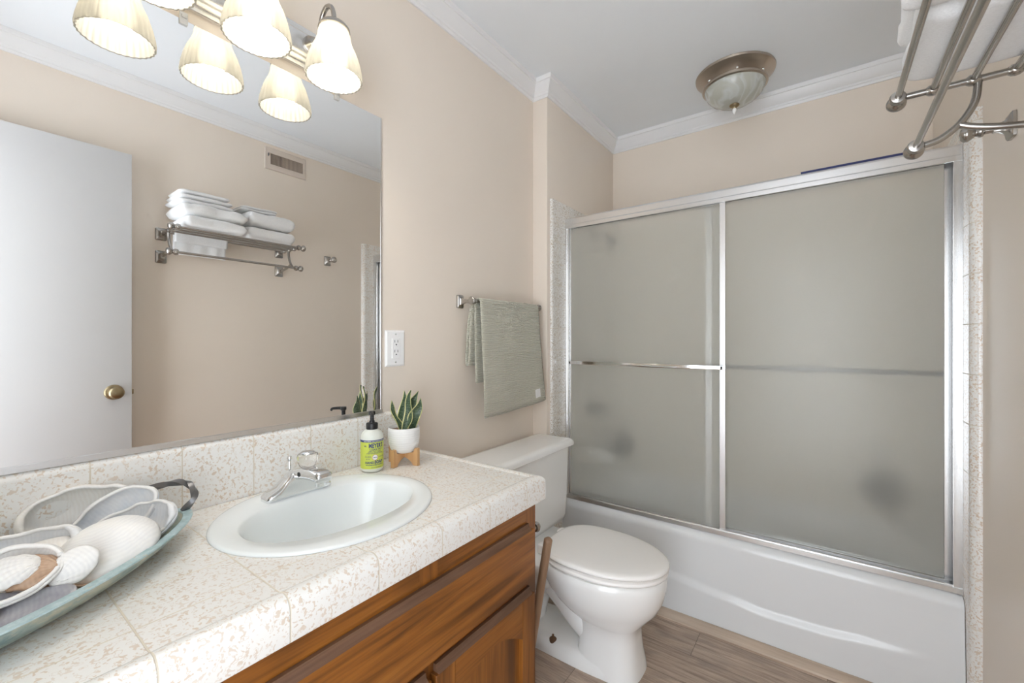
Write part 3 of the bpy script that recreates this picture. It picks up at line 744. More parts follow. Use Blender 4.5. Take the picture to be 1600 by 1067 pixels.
loft(bm, rings); ft = obj('foot', bm, 'porcelain', t, 60)
bm = BM()
tube(bm, [(0.56, TY, 0.06), (0.50, TY, 0.10), (0.43, TY, 0.155), (0.37, TY, 0.215), (0.31, TY, 0.255), (0.25, TY, 0.25), (0.20, TY, 0.19), (0.175, TY, 0.10), (0.17, TY, 0.03)], lambda q: 0.070 + 0.018 * math.sin(PI * q), 28, True, 5)
for vv in bm.verts: vv.co.y = TY + (vv.co.y - TY) * 1.06
obj('trapway', bm, 'porcelain', t, 60)
bm = BM(); rings = []
for z, x0, x1, hw in ((0.20, 0.10, 0.33, 0.080), (0.26, 0.06, 0.345, 0.115), (0.310, 0.035, 0.35, 0.150), (0.330, 0.03, 0.35, 0.162), (0.345, 0.03, 0.345, 0.165), (0.352, 0.036, 0.338, 0.158)):
    rings.append([(x, TY + y, z) for x, y in rrect((x0 + x1) / 2, 0, x1 - x0, 2 * hw, 0.045, 5)])
loft(bm, rings); obj('tank_deck', bm, 'porcelain', t, 60)
# seat and lid
bm = BM(); rings = []
for z, k in ((0.3645, 0.010), (0.3665, 0.004), (0.372, 0.0), (0.377, 0.001), (0.3805, 0.006)):
    rings.append([(x, y, z) for x, y in egg(0.300 + k, 0.740 - k, 0.178 - k, 64, 3.0)])
loft(bm, rings); obj('seat', bm, 'seat', t, 60)
bm = BM(); rings = []
for z, k in ((0.3872, 0.010), (0.3890, 0.004), (0.394, 0.0), (0.400, 0.002), (0.4045, 0.010), (0.4065, 0.022), (0.4085, 0.06), (0.410, 0.11)):
    rings.append([(x, y, z) for x, y in egg(0.292 + k, 0.744 - k, 0.177 - k, 64, 3.0)])
loft(bm, rings); obj('lid', bm, 'seat', t, 60)
for dy in (-0.075, 0.075):
    obj('hinge', box(BM(), (0.272, TY + dy - 0.02, 0.3535), (0.302, TY + dy + 0.02, 0.392), 0.006, 3), 'seat', t)
# tank
KY0, KY1 = 1.222, 1.776
bm = BM(); rings = []
for z, x0, x1, k in ((0.345, 0.045, 0.185, 0.030), (0.352, 0.036, 0.196, 0.018), (0.375, 0.030, 0.202, 0.010), (0.45, 0.028, 0.206, 0.006), (0.60, 0.026, 0.210, 0.002), (0.690, 0.025, 0.212, 0.0)):
    rings.append([(x, y, z) for x, y in rrect((x0 + x1) / 2, (KY0 + KY1) / 2, x1 - x0, KY1 - KY0 - 2 * k, 0.028, 5)])
loft(bm, rings); tk = obj('tank', bm, 'porcelain', t, 60)
bm = BM(); rings = []
for z, k in ((0.690, 0.004), (0.693, 0.0), (0.708, 0.0), (0.717, 0.008), (0.7205, 0.016), (0.7215, 0.028)):
    rings.append([(x, y, z) for x, y in rrect(0.120, (KY0 + KY1) / 2, 0.212 - 2 * k, 0.602 - 2 * k, 0.022, 5)])
loft(bm, rings); obj('tank_lid', bm, 'porcelain', t, 50)
bm = BM(); lathe(bm, [(0.013, 0.212), (0.013, 0.219), (0.008, 0.224), (0, 0.225)], (0, 1.275, 0.672), 'X', 18); tube(bm, [(0.221, 1.275, 0.672), (0.224, 1.30, 0.671), (0.226, 1.34, 0.667)], lambda q: 0.0045 + 0.002 * q, 10, True, 4)
obj('flush_lever', bm, 'iron', tk)
for s_ in (-1, 1):
    bm = lathe(BM(), [(0.014, 0.040), (0.014, 0.0505), (0.010, 0.054), (0.004, 0.056), (0.004, 0.066), (0, 0.066)], (0.342, TY + s_ * 0.090, 0), 'Z', 14)
    b_ = obj('floor_bolt', bm, 'rust', t); b_['label'] = 'rusted floor bolt'

# plunger between the vanity and the toilet, only its handle shows
pg = thing('plunger', 'brown wooden plunger handle leaning beside the vanity cabinet end', 'plunger', (0.375, 1.135, 0.0))
pa, pb_ = Vector((0.400, 1.130, 0.085)), Vector((0.478, 1.142, 0.563))
bm = BM(); ptop = pb_ + (pb_ - pa).normalized() * 0.004
tube(bm, [pa, pa.lerp(pb_, 0.5), pb_ - (pb_ - pa).normalized() * 0.010, pb_ - (pb_ - pa).normalized() * 0.004, pb_, ptop], lambda q: 0.0135 if q < 0.65 else (0.0128, 0.0095, 0.004)[min(2, int((q - 0.5) * 6.01) - 0) if q < 0.99 else 2], 16)
obj('handle', bm, 'stick', pg, 60)
bm = BM(); ax_ = (pb_ - pa).normalized()
lathe(bm, [(0.052, 0.0), (0.056, 0.010), (0.054, 0.035), (0.040, 0.060), (0.020, 0.078), (0.016, 0.10), (0.0, 0.10)], (0.392, 1.130, 0.0), 'Z', 28)
obj('rubber_cup', bm, 'rubber', pg, 50)

# small paper holder on the end of the cabinet, a sliver of it shows
ph = thing('paper_holder', 'chrome paper holder post on the end of the vanity', 'holder', (0.47, CY1, 0.625))
bm = BM(); lathe(bm, [(0.018, 0.0005), (0.018, 0.006), (0.010, 0.010), (0.008, 0.03), (0.010, 0.034)], (0.478, CY1, 0.625), 'Y', 20)
obj('base', bm, 'nickel', ph)
bm = BM(); lathe(bm, [(0.0, 0.03), (0.013, 0.032), (0.016, 0.040), (0.013, 0.048), (0, 0.05)], (0.478, CY1, 0.625), 'Y', 20)
obj('end_cap', bm, 'nickel', ph)

# ------------------------------------------------------------------ bathtub
tubt = thing('bathtub', 'white built-in bathtub with an embossed curve across its apron', 'bathtub', (0.8, 1.9, 0.0))
TX0, TX1 = TL + 0.0015, TR - 0.0015; YA = 1.893; RZ = 0.3755
def interp(xs, ys, x):
    if x <= xs[0]: return ys[0]
    for i in range(1, len(xs)):
        if x <= xs[i]:
            q = (x - xs[i - 1]) / (xs[i] - xs[i - 1]); q = q * q * (3 - 2 * q); return ys[i - 1] + (ys[i] - ys[i - 1]) * q
    return ys[-1]
def zline(x): return interp([0.09, 0.45, 0.634, 0.843, 0.998, 1.157, 1.30, 1.55], [0.225, 0.192, 0.166, 0.146, 0.131, 0.136, 0.152, 0.175], x)
def apron_y(x, z):
    zc = zline(x); q = (zc - z) / 0.030 + 0.5; q = min(1, max(0, q)); q = q * q * (3 - 2 * q)
    fade = 1 - min(1, max(0, (x - 1.22) / 0.24))
    return YA + 0.014 - 0.013 * q * fade - 0.013 * (1 - fade) * min(1, max(0, (0.30 - z) / 0.2))
bm = BM(); xs = [TX0 + (TX1 - TX0) * i / 70 for i in range(71)]; zs = [0.001 + 0.339 * i / 60 for i in range(61)]
prof_top = []
for i in range(1, 9):
    a = PI / 2 * i / 8; prof_top.append((0.034 - 0.034 * math.cos(a), 0.34 + 0.0355 * math.sin(a)))
rows = []
for z in zs: rows.append([bm.verts.new((x, apron_y(x, z), z)) for x in xs])
for dy, z in prof_top: rows.append([bm.verts.new((x, apron_y(x, 0.34) + dy, z - 0.004 * max(0, (x - 1.49) / 0.035) ** 2)) for x in xs])
rows.append([bm.verts.new((x, 1.985, RZ)) for x in xs])
for a, b in zip(rows, rows[1:]):
    for j in range(70): bm.faces.new((a[j], a[j + 1], b[j + 1], b[j]))
obj('apron', bm, 'enamel', tubt, 60)
bm = BM(); bcx, bcy = 0.81, 2.27; Nn = 96
sq = square_ring(TX0, TX1, 1.985, YB - 0.0145, bcx, bcy, Nn)
rings = [[(x, y, RZ) for x, y in sq]]
for a, b, z in ((0.655, 0.262, RZ), (0.645, 0.252, RZ - 0.010), (0.63, 0.240, RZ - 0.05), (0.60, 0.222, 0.20), (0.57, 0.205, 0.12), (0.53, 0.18, 0.085), (0.40, 0.12, 0.075)):
    rings.append([(x, y, z) for x, y in oval(bcx, bcy, a, b, Nn, 5.0)])
loft(bm, rings, False, True)
for cx_, cy_ in ((TX0, 1.985), (TX1, 1.985), (TX1, YB - 0.0145), (TX0, YB - 0.0145)):
    j = sorted(range(Nn), key=lambda i: (sq[i][0] - cx_) ** 2 + (sq[i][1] - cy_) ** 2)[:2]
    bm.faces.new([bm.verts.new((sq[j[0]][0], sq[j[0]][1], RZ)), bm.verts.new((cx_, cy_, RZ)), bm.verts.new((sq[j[1]][0], sq[j[1]][1], RZ))])
obj('basin', bm, 'enamel', tubt, 50)

# ------------------------------------------------------------------ sliding shower doors
YH = 1.933
sd = thing('shower_door', 'framed sliding shower doors of frosted glass over the bathtub', 'shower door', (0.81, YH, RZ))
HZ = 1.8077
bm = prism(BM(), [(YH + 0.012, HZ), (YH + 0.062, HZ), (YH + 0.066, HZ - 0.003), (YH + 0.066, HZ - 0.050), (YH + 0.060, HZ - 0.050), (YH + 0.060, HZ - 0.012), (YH + 0.036, HZ - 0.012), (YH + 0.036, HZ - 0.036), (YH + 0.032, HZ - 0.036), (YH + 0.032, HZ - 0.012), (YH + 0.006, HZ - 0.012), (YH + 0.006, HZ - 0.056), (YH - 0.002, HZ - 0.056), (YH - 0.002, HZ - 0.040), (YH, HZ - 0.036), (YH, HZ - 0.010), (YH + 0.004, HZ - 0.003)], 0, TL + 0.001, TR - 0.001)
obj('header_rail', bm, 'alu', sd, 20)
SZ = RZ + 0.0008
bm = prism(BM(), [(YH - 0.004, SZ), (YH + 0.064, SZ), (YH + 0.064, SZ + 0.026), (YH + 0.060, SZ + 0.026), (YH + 0.060, SZ + 0.008), (YH + 0.038, SZ + 0.010), (YH + 0.038, SZ + 0.022), (YH + 0.034, SZ + 0.022), (YH + 0.034, SZ + 0.010), (YH + 0.008, SZ + 0.008), (YH + 0.008, SZ + 0.022), (YH + 0.003, SZ + 0.022), (YH + 0.003, SZ + 0.018), (YH - 0.004, SZ + 0.017)], 0, TL + 0.001, TR - 0.001)
obj('sill_track', bm, 'alu', sd, 20)
for x0, x1 in ((TL + 0.0005, TL + 0.022), (TR - 0.022, TR - 0.0005)):
    bm = BM(); w = x1 - x0
    if x0 < 0.5: poly = [(x0, YH), (x0 + w * 0.45, YH), (x0 + w * 0.45, YH + 0.004), (x0 + w, YH + 0.004), (x0 + w, YH + 0.062), (x0, YH + 0.062)]
    else: poly = [(x1, YH), (x0, YH), (x0, YH + 0.008), (x1 - 0.006, YH + 0.008), (x1 - 0.006, YH + 0.056), (x0, YH + 0.056), (x0, YH + 0.062), (x1, YH + 0.062)]
    prism(bm, poly, 2, SZ + 0.001, HZ - 0.050); obj('side_jamb', bm, 'alu', sd, 20)
def panel(x0, x1, y0, z0, z1, sw0, sw1, bar_y, bx0, bx1):
    y1 = y0 + 0.016
    bm = BM()
    box(bm, (x0, y0, z0), (x0 + sw0, y1, z1), 0.0012, 1); box(bm, (x1 - sw1, y0, z0), (x1, y1, z1), 0.0012, 1)
    box(bm, (x0 + sw0, y0 + 0.002, z0), (x1 - sw1, y1 - 0.002, z0 + 0.012)); box(bm, (x0 + sw0, y0 + 0.002, z1 - 0.016), (x1 - sw1, y1 - 0.002, z1))
    p = obj('door_panel', bm, 'alu', sd, 20)
    obj('frosted_pane', box(BM(), (x0 + sw0 - 0.003, y0 + 0.006, z0 + 0.009), (x1 - sw1 + 0.003, y0 + 0.011, z1 - 0.012)), 'frost', p, 0)
    bm = BM(); zb = 1.068; s_ = 1 if bar_y > y0 else -1
    box(bm, (bx0, min(bar_y, bar_y + 0.008), zb - 0.0085), (bx1, max(bar_y, bar_y + 0.008), zb + 0.0085), 0.002, 2)
    for bx_ in (bx0 + 0.004, bx1 - 0.004): box(bm, (bx_ - 0.004, min(bar_y, y0 + 0.008), zb - 0.006), (bx_ + 0.004, max(bar_y, y0 + 0.008), zb + 0.006))
    obj('door_bar', bm, 'chrome' if s_ < 0 else 'iron', p, 30)
panel(TL + 0.023, 0.842, YH + 0.010, SZ + 0.009, HZ - 0.042, 0.008, 0.023, YH - 0.024, 0.128, 0.836)
panel(0.758, TR - 0.017, YH + 0.041, SZ + 0.0095, HZ - 0.032, 0.028, 0.020, YH + 0.082, 0.775, 1.490)
bm = BM(); box(bm, (1.10, YH + 0.0045, HZ - 0.0028), (1.41, YH + 0.012, HZ + 0.0055), 0.0008, 1)
bs = obj('blue_strip', bm, 'blue', sd); bs['label'] = 'navy blue strip along the top rail'

# fixtures behind the frosted glass
SHY = 2.24
sh = thing('shower_head', 'blurred shower head behind the upper left of the frosted glass', 'shower head', (TL, SHY, 1.80))
bm = BM(); lathe(bm, [(0.028, 0.0005), (0.026, 0.008), (0.010, 0.012)], (TL, SHY, 1.775), 'X', 22); tube(bm, [(TL + 0.005, SHY, 1.775), (TL + 0.06, SHY, 1.778), (TL + 0.095, SHY, 1.755)], 0.009, 12, True, 5)
obj('shower_arm', bm, 'iron', sh)
bm = BM(); lathe(bm, [(0.012, 0.0), (0.014, -0.02), (0.030, -0.045), (0.036, -0.060), (0.034, -0.066), (0.0, -0.066)], (0, 0, 0), 'Z', 22)
bmesh.ops.rotate(bm, cent=(0, 0, 0), matrix=Matrix.Rotation(-0.75, 3, 'Y'), verts=bm.verts); bmesh.ops.translate(bm, vec=(TL + 0.093, SHY, 1.757), verts=bm.verts)
obj('spray_head', bm, 'iron', sh)
vt = thing('tub_valve', 'blurred tub handle behind the frosted glass above the spout', 'valve', (TL, SHY, 0.79))
bm = BM(); lathe(bm, [(0.050, 0.0005), (0.048, 0.006), (0.020, 0.012), (0.018, 0.03)], (TL, SHY, 0.79), 'X', 26); obj('wall_plate', bm, 'iron', vt)
bm = BM(); lathe(bm, [(0.016, 0.03), (0.026, 0.036), (0.028, 0.06), (0.02, 0.066), (0, 0.067)], (TL, SHY, 0.79), 'X', 22); obj('handle', bm, 'iron', vt)
sp = thing('tub_spout', 'blurred pale tub spout behind the lower left frosted glass', 'spout', (TL, SHY, 0.53))
bm = BM(); tube(bm, [(TL + 0.001, SHY, 0.535), (TL + 0.05, SHY, 0.535), (TL + 0.10, SHY, 0.525), (TL + 0.118, SHY, 0.505)], lambda q: 0.030 - 0.006 * q, 20, True, 5); obj('spout_body', bm, 'porcelain', sp, 50)
obj('diverter', lathe(BM(), [(0.005, 0.0), (0.005, 0.022), (0.009, 0.026), (0, 0.032)], (TL + 0.09, SHY, 0.548), 'Z', 12), 'chrome', sp)
def pouf(name, c, r, label):
    p = thing(name, label, 'bath pouf', (c[0], c[1], c[2] - r))
    bm = BM(); bmesh.ops.create_icosphere(bm, subdivisions=5, radius=1.0)
    for vv in bm.verts:
        d = vv.co.normalized(); n_ = noise.noise(d * 5.0) * 0.12 + noise.noise(d * 13) * 0.10
        vv.co = Vector(c) + Vector((d.x, d.y * 0.8, d.z * 1.05)) * r * (0.95 + n_)
    obj('mesh_ball', bm, 'pouf', p, 60)
    bm = BM(); tube(bm, [(c[0], c[1] + r * 0.4, c[2] + r * 0.8), (c[0] + 0.01, YB - 0.02, c[2] + r + 0.05), (c[0], YB - 0.018, c[2] + r + 0.09)], 0.0022, 8, True, 5); obj('cord', bm, 'pouf', p)
    bm = BM(); lathe(bm, [(0.018, -0.0005), (0.014, -0.006), (0.005, -0.010), (0.005, -0.018), (0, -0.018)], (c[0], YB - 0.0132, c[2] + r + 0.088), 'Y', 18); obj('suction_hook', bm, 'clear', p)
    return p
pouf('bath_pouf', (1.385, 2.487, 0.515), 0.078, 'dark round shape hanging behind the right frosted pane')
pouf('bath_pouf', (0.185, 2.490, 0.545), 0.066, 'dark shape behind the left frosted pane beside the pale spout')

# ------------------------------------------------------------------ ceiling light (off)
cl = thing('ceiling_light', 'flush ceiling light with alabaster glass bowl over the bathtub', 'ceiling light', (0.826, 2.262, H))
cc = (0.826, 2.262, 0)
bm = lathe(BM(), [(0.166, H - 0.0005), (0.170, H - 0.004), (0.168, H - 0.012), (0.158, H - 0.019), (0.142, H - 0.024), (0.128, H - 0.032), (0.118, H - 0.044), (0.112, H - 0.052), (0, H - 0.052)], cc, 'Z', 64)
obj('canopy', bm, 'nickel2', cl, 40)
bm = lathe(BM(), [(0.112, H - 0.050), (0.136, H - 0.054), (0.140, H - 0.058), (0.139, H - 0.066), (0.131, H - 0.070), (0.124, H - 0.066)], cc, 'Z', 64)
obj('glass_ring', bm, 'nickel2', cl, 40)
bm = lathe(BM(), [(0.130, H - 0.064), (0.128, H - 0.076), (0.119, H - 0.098), (0.101, H - 0.118), (0.076, H - 0.134), (0.044, H - 0.144), (0.0, H - 0.147)], cc, 'Z', 64, None, True)
obj('glass_bowl', bm, 'alabaster', cl, 60)
for a in (0.25, 1.9, 2.85, 3.95, 4.95, 5.9):
    bm = BM(); bmesh.ops.create_icosphere(bm, subdivisions=3, radius=0.0065, matrix=Matrix.Translation((cc[0] + 0.132 * math.cos(a), cc[1] + 0.132 * math.sin(a), H - 0.046)))
    obj('stud', bm, 'chrome', cl)
fn = obj('finial', lathe(BM(), [(0.020, H - 0.145), (0.022, H - 0.149), (0.018, H - 0.156), (0.010, H - 0.160), (0.008, H - 0.164)], cc, 'Z', 24), 'brass', cl)
obj('finial_tip', lathe(BM(), [(0.007, H - 0.163), (0.010, H - 0.170), (0.008, H - 0.180), (0.003, H - 0.190), (0, H - 0.192)], cc, 'Z', 16), 'porcelain', fn)

# ------------------------------------------------------------------ towel rack on the right wall
rk = thing('towel_rack', 'brushed nickel towel rack shelf high on the right wall', 'towel rack', (RW, 0.97, 1.66))
RZ1 = 1.716; RZ2 = 1.601; RY = (0.690, 1.268)
for y in RY:
    for z in (RZ1, RZ2):
        bm = BM(); mount_plate(bm, RW, -1, y, z, 0.023, 0.031, 0.014); obj('wall_plate', bm, 'nickel', rk, 40)
    bm = BM(); tube(bm, [(RW - 0.025, y, RZ1), (1.304, y, RZ1)], 0.0068, 14)
    for x in (1.36, 1.42, 1.478): lathe(bm, [(0.0070, -0.011), (0.0105, -0.006), (0.0115, 0), (0.0105, 0.006), (0.0070, 0.011)], (x, y, RZ1), 'X', 16)
    sb = obj('side_bar', bm, 'nickel', rk, 50)
    bm = BM()
    tube(bm, [(1.333, y, RZ2), (1.350, y, RZ2 + 0.001), (1.374, y, RZ2 + 0.009), (1.402, y, RZ2 + 0.033), (1.422, y, RZ2 + 0.070), (1.427, y, RZ1)], 0.0068, 14, True, 6)
    tube(bm, [(1.398, y, RZ2 + 0.030), (1.422, y, RZ2 + 0.019), (1.455, y, RZ2 + 0.010), (1.495, y, RZ2 + 0.003), (RW - 0.026, y, RZ2)], 0.0068, 14, True, 6)
    obj('bracket', bm, 'nickel', rk, 50)
def finial(bm, x, y, z, s):
    prof = [(0.0068, -0.012), (0.0125, -0.011), (0.0150, -0.005), (0.0145, 0.002), (0.0105, 0.007), (0.0095, 0.011), (0.0135, 0.015), (0.0175, 0.021), (0.0180, 0.026), (0.0155, 0.032), (0.0095, 0.036), (0.0, 0.0375)]
    lathe(bm, [(r, s * h) for r, h in prof], (x, y, z), 'Y', 22)
for x, z, fin in ((1.304, RZ1, True), (1.36, RZ1 + 0.001, False), (1.42, RZ1 + 0.001, False), (1.478, RZ1 + 0.001, False), (1.333, RZ2, True)):
    bm = BM(); e = 0.002 if fin else 0.0
    tube(bm, [(x, RY[0] - e, z), (x, RY[1] + e, z)], 0.0062, 14)
    if fin: finial(bm, x, RY[1], z, 1); finial(bm, x, RY[0], z, -1)
    obj('rail', bm, 'nickel', rk, 50)

# robe hook
rh = thing('robe_hook', 'brushed nickel robe hook on the wall between rack and shower', 'hook', (RW, 1.585, 1.713))
bm = BM(); mount_plate(bm, RW, -1, 1.585, 1.713, 0.023, 0.031, 0.014); obj('wall_plate', bm, 'nickel', rh, 40)
bm = BM(); lathe(bm, [(0.0085, -0.026), (0.0085, -0.050), (0.013, -0.053), (0.0145, -0.058), (0.011, -0.063), (0.010, -0.067), (0.015, -0.073), (0.0200, -0.081), (0.0195, -0.087), (0.013, -0.094), (0, -0.096)], (RW, 1.585, 1.713), 'X', 22); obj('peg', bm, 'nickel', rh, 50)

# ------------------------------------------------------------------ towels on the rack
def soft_slab(bm, lo, hi, seed, amp=0.004, p=4.0, ny=26, nc=36):
    """one folded layer: superellipse section in x-z, rounded at both y ends"""
    cx, cz = (lo[0] + hi[0]) / 2, (lo[2] + hi[2]) / 2; a, b = (hi[0] - lo[0]) / 2, (hi[2] - lo[2]) / 2
    rings = []
    for j in range(ny + 1):
        u = j / ny; y = lo[1] + (hi[1] - lo[1]) * u
        e = min(u, 1 - u) * (hi[1] - lo[1]); k = min(1.0, (0.30 + 0.70 * math.sqrt(min(1.0, e / 0.018))))
        ring = []
        for i in range(nc):
            t_ = 2 * PI * i / nc; ct, st = math.cos(t_), math.sin(t_)
            x = cx + (a - 0.012 * (1 - k)) * math.copysign(abs(ct) ** (2 / p), ct); z = cz + b * k * math.copysign(abs(st) ** (2 / p), st)
            n_ = noise.noise((x * 14 + seed, y * 11, z * 22 + seed * 2)) * amp + noise.noise((x * 40, y * 33 + seed, z * 60)) * amp * 0.35
            ring.append((x + n_ * ct, y + n_ * 0.4, max(z + n_ * (1 if st > 0 else 0.25), lo[2])))
        rings.append(ring)
    loft(bm, rings)
def folded(name, lo, hi, layers, seed, label, amp=0.004, cat='towel', group='white towels on the rack'):
    bm = BM(); h = (hi[2] - lo[2]) / layers
    for i in range(layers):
        jx = 0.006 * noise.noise((seed + i * 3.1, 0, 0)); jy = 0.008 * noise.noise((seed + i * 1.7, 5, 0))
        soft_slab(bm, (lo[0] + jx, lo[1] + jy, lo[2] + i * h), (hi[0] + jx, hi[1] + jy, lo[2] + (i + 1) * h + (0.001 if i < layers - 1 else 0)), seed + i, amp)
    o = obj(name, bm, 'towel_white', None, 70); return tag(o, label, cat, group)
BZ = RZ1 + 0.0085
folded('folded_towel', (1.278, 0.715, BZ), (1.530, 0.985, BZ + 0.060), 1, 1.0, 'thick white bath towel lying on the left half of the rack', 0.007)
folded('folded_towel', (1.290, 0.705, BZ + 0.061), (1.532, 0.992, BZ + 0.122), 1, 2.0, 'bulky white towel under the small ones, second from bottom of the left pile', 0.009)
folded('hand_cloth', (1.335, 0.700, BZ + 0.124), (1.530, 0.945, BZ + 0.148), 1, 3.0, 'small white towel lowest of the three atop the left pile', 0.004)
folded('hand_cloth', (1.338, 0.705, BZ + 0.150), (1.530, 0.940, BZ + 0.173), 1, 4.0, 'small white towel in the middle of the three on the left pile', 0.004)
folded('hand_cloth', (1.345, 0.712, BZ + 0.175), (1.528, 0.930, BZ + 0.196), 1, 5.0, 'topmost small white towel of the tall left pile', 0.004)
folded('folded_towel', (1.308, 0.998, BZ), (1.532, 1.250, BZ + 0.073), 1, 6.0, 'white towel lying on the rack at the shower end', 0.007)
folded('folded_towel', (1.297, 1.002, BZ + 0.075), (1.532, 1.248, BZ + 0.155), 1, 7.0, 'bulky white towel on the shower-end pile, under the small cloth', 0.009)
folded('hand_cloth', (1.350, 0.985, BZ + 0.158), (1.530, 1.165, BZ + 0.184), 2, 8.0, 'small white cloth on top of the low pile at the shower end', 0.004)
# towel hanging below the rack at the back, over the last rail
bm = BM()
rows = []
pth = catmull([(1.470, 0, RZ1 - 0.04), (1.4695, 0, RZ1 + 0.004), (1.478, 0, RZ1 + 0.0105), (1.4875, 0, RZ1 + 0.003), (1.492, 0, RZ1 - 0.03), (1.496, 0, 1.655), (1.500, 0, 1.618)], 6)
for i, p in enumerate(pth):
    rows.append([bm.verts.new((p.x + 0.003 * math.sin(j * 0.9) * (i / len(pth)), 0.725 + 0.235 * j / 24, p.z)) for j in range(25)])
for a, b in zip(rows, rows[1:]):
    for j in range(24): bm.faces.new((a[j], a[j + 1], b[j + 1], b[j]))
hc = obj('hanging_cloth', bm, 'towel_white', None, 60); solid(hc, 0.004)
tag(hc, 'white cloth hanging down below the rack shelf', 'towel')

# ------------------------------------------------------------------ air vent high on the right wall
M['ventpaint'] = paint('vent_paint', (0.66, 0.575, 0.505), 0.4, 0.01)
av = thing('air_vent', 'beige metal air register high on the wall, seen in the mirror', 'vent', (RW, 1.31, 2.28))
vy0, vy1, vz0, vz1 = 1.185, 1.437, 2.212, 2.345
bm = BM()
fr_o = [(vy0, vz0), (vy1, vz0), (vy1, vz1), (vy0, vz1)]; iy0, iy1, iz0, iz1 = vy0 + 0.034, vy1 - 0.020, vz0 + 0.034, vz1 - 0.034
fr_i = [(iy0, iz0), (iy1, iz0), (iy1, iz1), (iy0, iz1)]
loft(bm, [[(RW - 0.0005, y, z) for y, z in fr_o], [(RW - 0.004, y, z) for y, z in fr_o], [(RW - 0.007, y + (0.004 if y < 1.3 else -0.004), z + (0.004 if z < 2.28 else -0.004)) for y, z in fr_o], [(RW - 0.007, y, z) for y, z in fr_i], [(RW - 0.002, y, z) for y, z in fr_i]], False, False)
obj('faceplate', bm, 'ventpaint', av, 25)
M['duct'] = pmat('duct_metal', (0.24, 0.205, 0.18), 0.6)
obj('duct_opening', box(BM(), (RW - 0.0016, iy0, iz0), (RW - 0.0006, iy1, iz1)), 'duct', av, 0)
bm = BM(); nl = 24
for i in range(nl):
    y = iy0 + 0.004 + (iy1 - iy0 - 0.008) * (i + 0.5) / nl; tilt = 0.0035 if i < 9 else 0.0052
    vs = [(RW - 0.0070, y - tilt), (RW - 0.0065, y - tilt + 0.0012), (RW - 0.0018, y + tilt * 0.7), (RW - 0.0022, y + tilt * 0.7 - 0.0012)]
    prism(bm, vs, 2, iz0, iz1)
obj('louvers', bm, 'ventpaint', av, 0)
obj('lever', box(BM(), (RW - 0.016, vy0 + 0.018, 2.290), (RW - 0.006, vy0 + 0.022, 2.308), 0.001, 1), 'iron', av)

# ------------------------------------------------------------------ soap bottle
SB = Vector((0.082, 0.782, CZ + 0.0005))
sbt = thing('soap_bottle', 'pump bottle of hand soap with lime green label by the plant', 'soap dispenser', SB)
br = 0.0325
prof = [(0.0, 0.0), (0.026, 0.0), (0.0305, 0.003), (br, 0.009), (br, 0.098), (0.0315, 0.106), (0.028, 0.114), (0.021, 0.1205), (0.0155, 0.1235), (0.0145, 0.126), (0.0, 0.126)]
M['bottle'] = pmat('frosted_bottle_plastic', (0.72, 0.745, 0.69), 0.3, Subsurface_Weight=0.0)
M['lime'] = pmat('lime_label_paper', (0.58, 0.66, 0.10), 0.45)
M['navy'] = pmat('navy_ink', (0.03, 0.045, 0.16), 0.5)
M['labelwhite'] = pmat('white_label_ink', (0.82, 0.82, 0.80), 0.5)
M['pinkink'] = pmat('pink_ring_ink', (0.62, 0.30, 0.22), 0.5)
obj('bottle', lathe(BM(), prof, SB, 'Z', 48), 'bottle', sbt, 50)
facing = math.radians(-24)        # direction the label faces
def on_cyl(r, u, z):
    a = facing + u / r
    return (SB.x + r * math.cos(a), SB.y + r * math.sin(a), SB.z + z)
def wrap_patch(u0, u1, z0, z1, r, n=28):
    bm = BM()
    a = [bm.verts.new(on_cyl(r, u0 + (u1 - u0) * i / n, z0)) for i in range(n + 1)]
    b = [bm.verts.new(on_cyl(r, u0 + (u1 - u0) * i / n, z1)) for i in range(n + 1)]
    a2 = [bm.verts.new(on_cyl(r - 0.0003, u0 + (u1 - u0) * i / n, z0)) for i in range(n + 1)]
    b2 = [bm.verts.new(on_cyl(r - 0.0003, u0 + (u1 - u0) * i / n, z1)) for i in range(n + 1)]
    for i in range(n):
        bm.faces.new((a[i], a[i + 1], b[i + 1], b[i])); bm.faces.new((b2[i], b2[i + 1], a2[i + 1], a2[i])); bm.faces.new((b[i], b[i + 1], b2[i + 1], b2[i])); bm.faces.new((a2[i], a2[i + 1], a[i + 1], a[i]))
    return bm
lab = obj('paper_label', wrap_patch(-0.070, 0.070, 0.012, 0.090, br + 0.0004, 64), 'lime', sbt, 60)
lab['label'] = 'lime green paper label'
obj('navy_band', wrap_patch(-0.070, 0.070, 0.0895, 0.0955, br + 0.0006, 64), 'navy', lab, 60)
def text_verts(txt, size, bold=0.0, space=1.0):
    cu = bpy.data.curves.new('lettering', 'FONT'); cu.body = txt; cu.size = size; cu.align_x = 'CENTER'; cu.offset = bold; cu.space_character = space; cu.resolution_u = 2
    to = bpy.data.objects.new('lettering', cu); COL.objects.link(to)
    dg = bpy.context.evaluated_depsgraph_get(); dg.update(); me = bpy.data.meshes.new_from_object(to.evaluated_get(dg))
    bm = BM(); bm.from_mesh(me); bpy.data.objects.remove(to); bpy.data.curves.remove(cu); bpy.data.meshes.remove(me); return bm
def wrap_text(dst, txt, size, u, z, bold=0.0, space=1.0, r=br + 0.0008, xs=1.0):
    bm = text_verts(txt, size, bold, space); mp = {}
    for vv in bm.verts: mp[vv] = dst.verts.new(on_cyl(r, u + vv.co.x * xs, z + vv.co.y))
    for f_ in bm.faces:
        try: dst.faces.new([mp[q] for q in f_.verts])
        except ValueError: pass
    bm.free()
dst = BM()
wrap_text(dst, "MEYER'S", 0.0175, 0.006, 0.0738, 0.00075, 1.06, xs=0.66)
wrap_text(dst, "MRS.", 0.0048, -0.0262, 0.0770, 0.0002, xs=0.75)
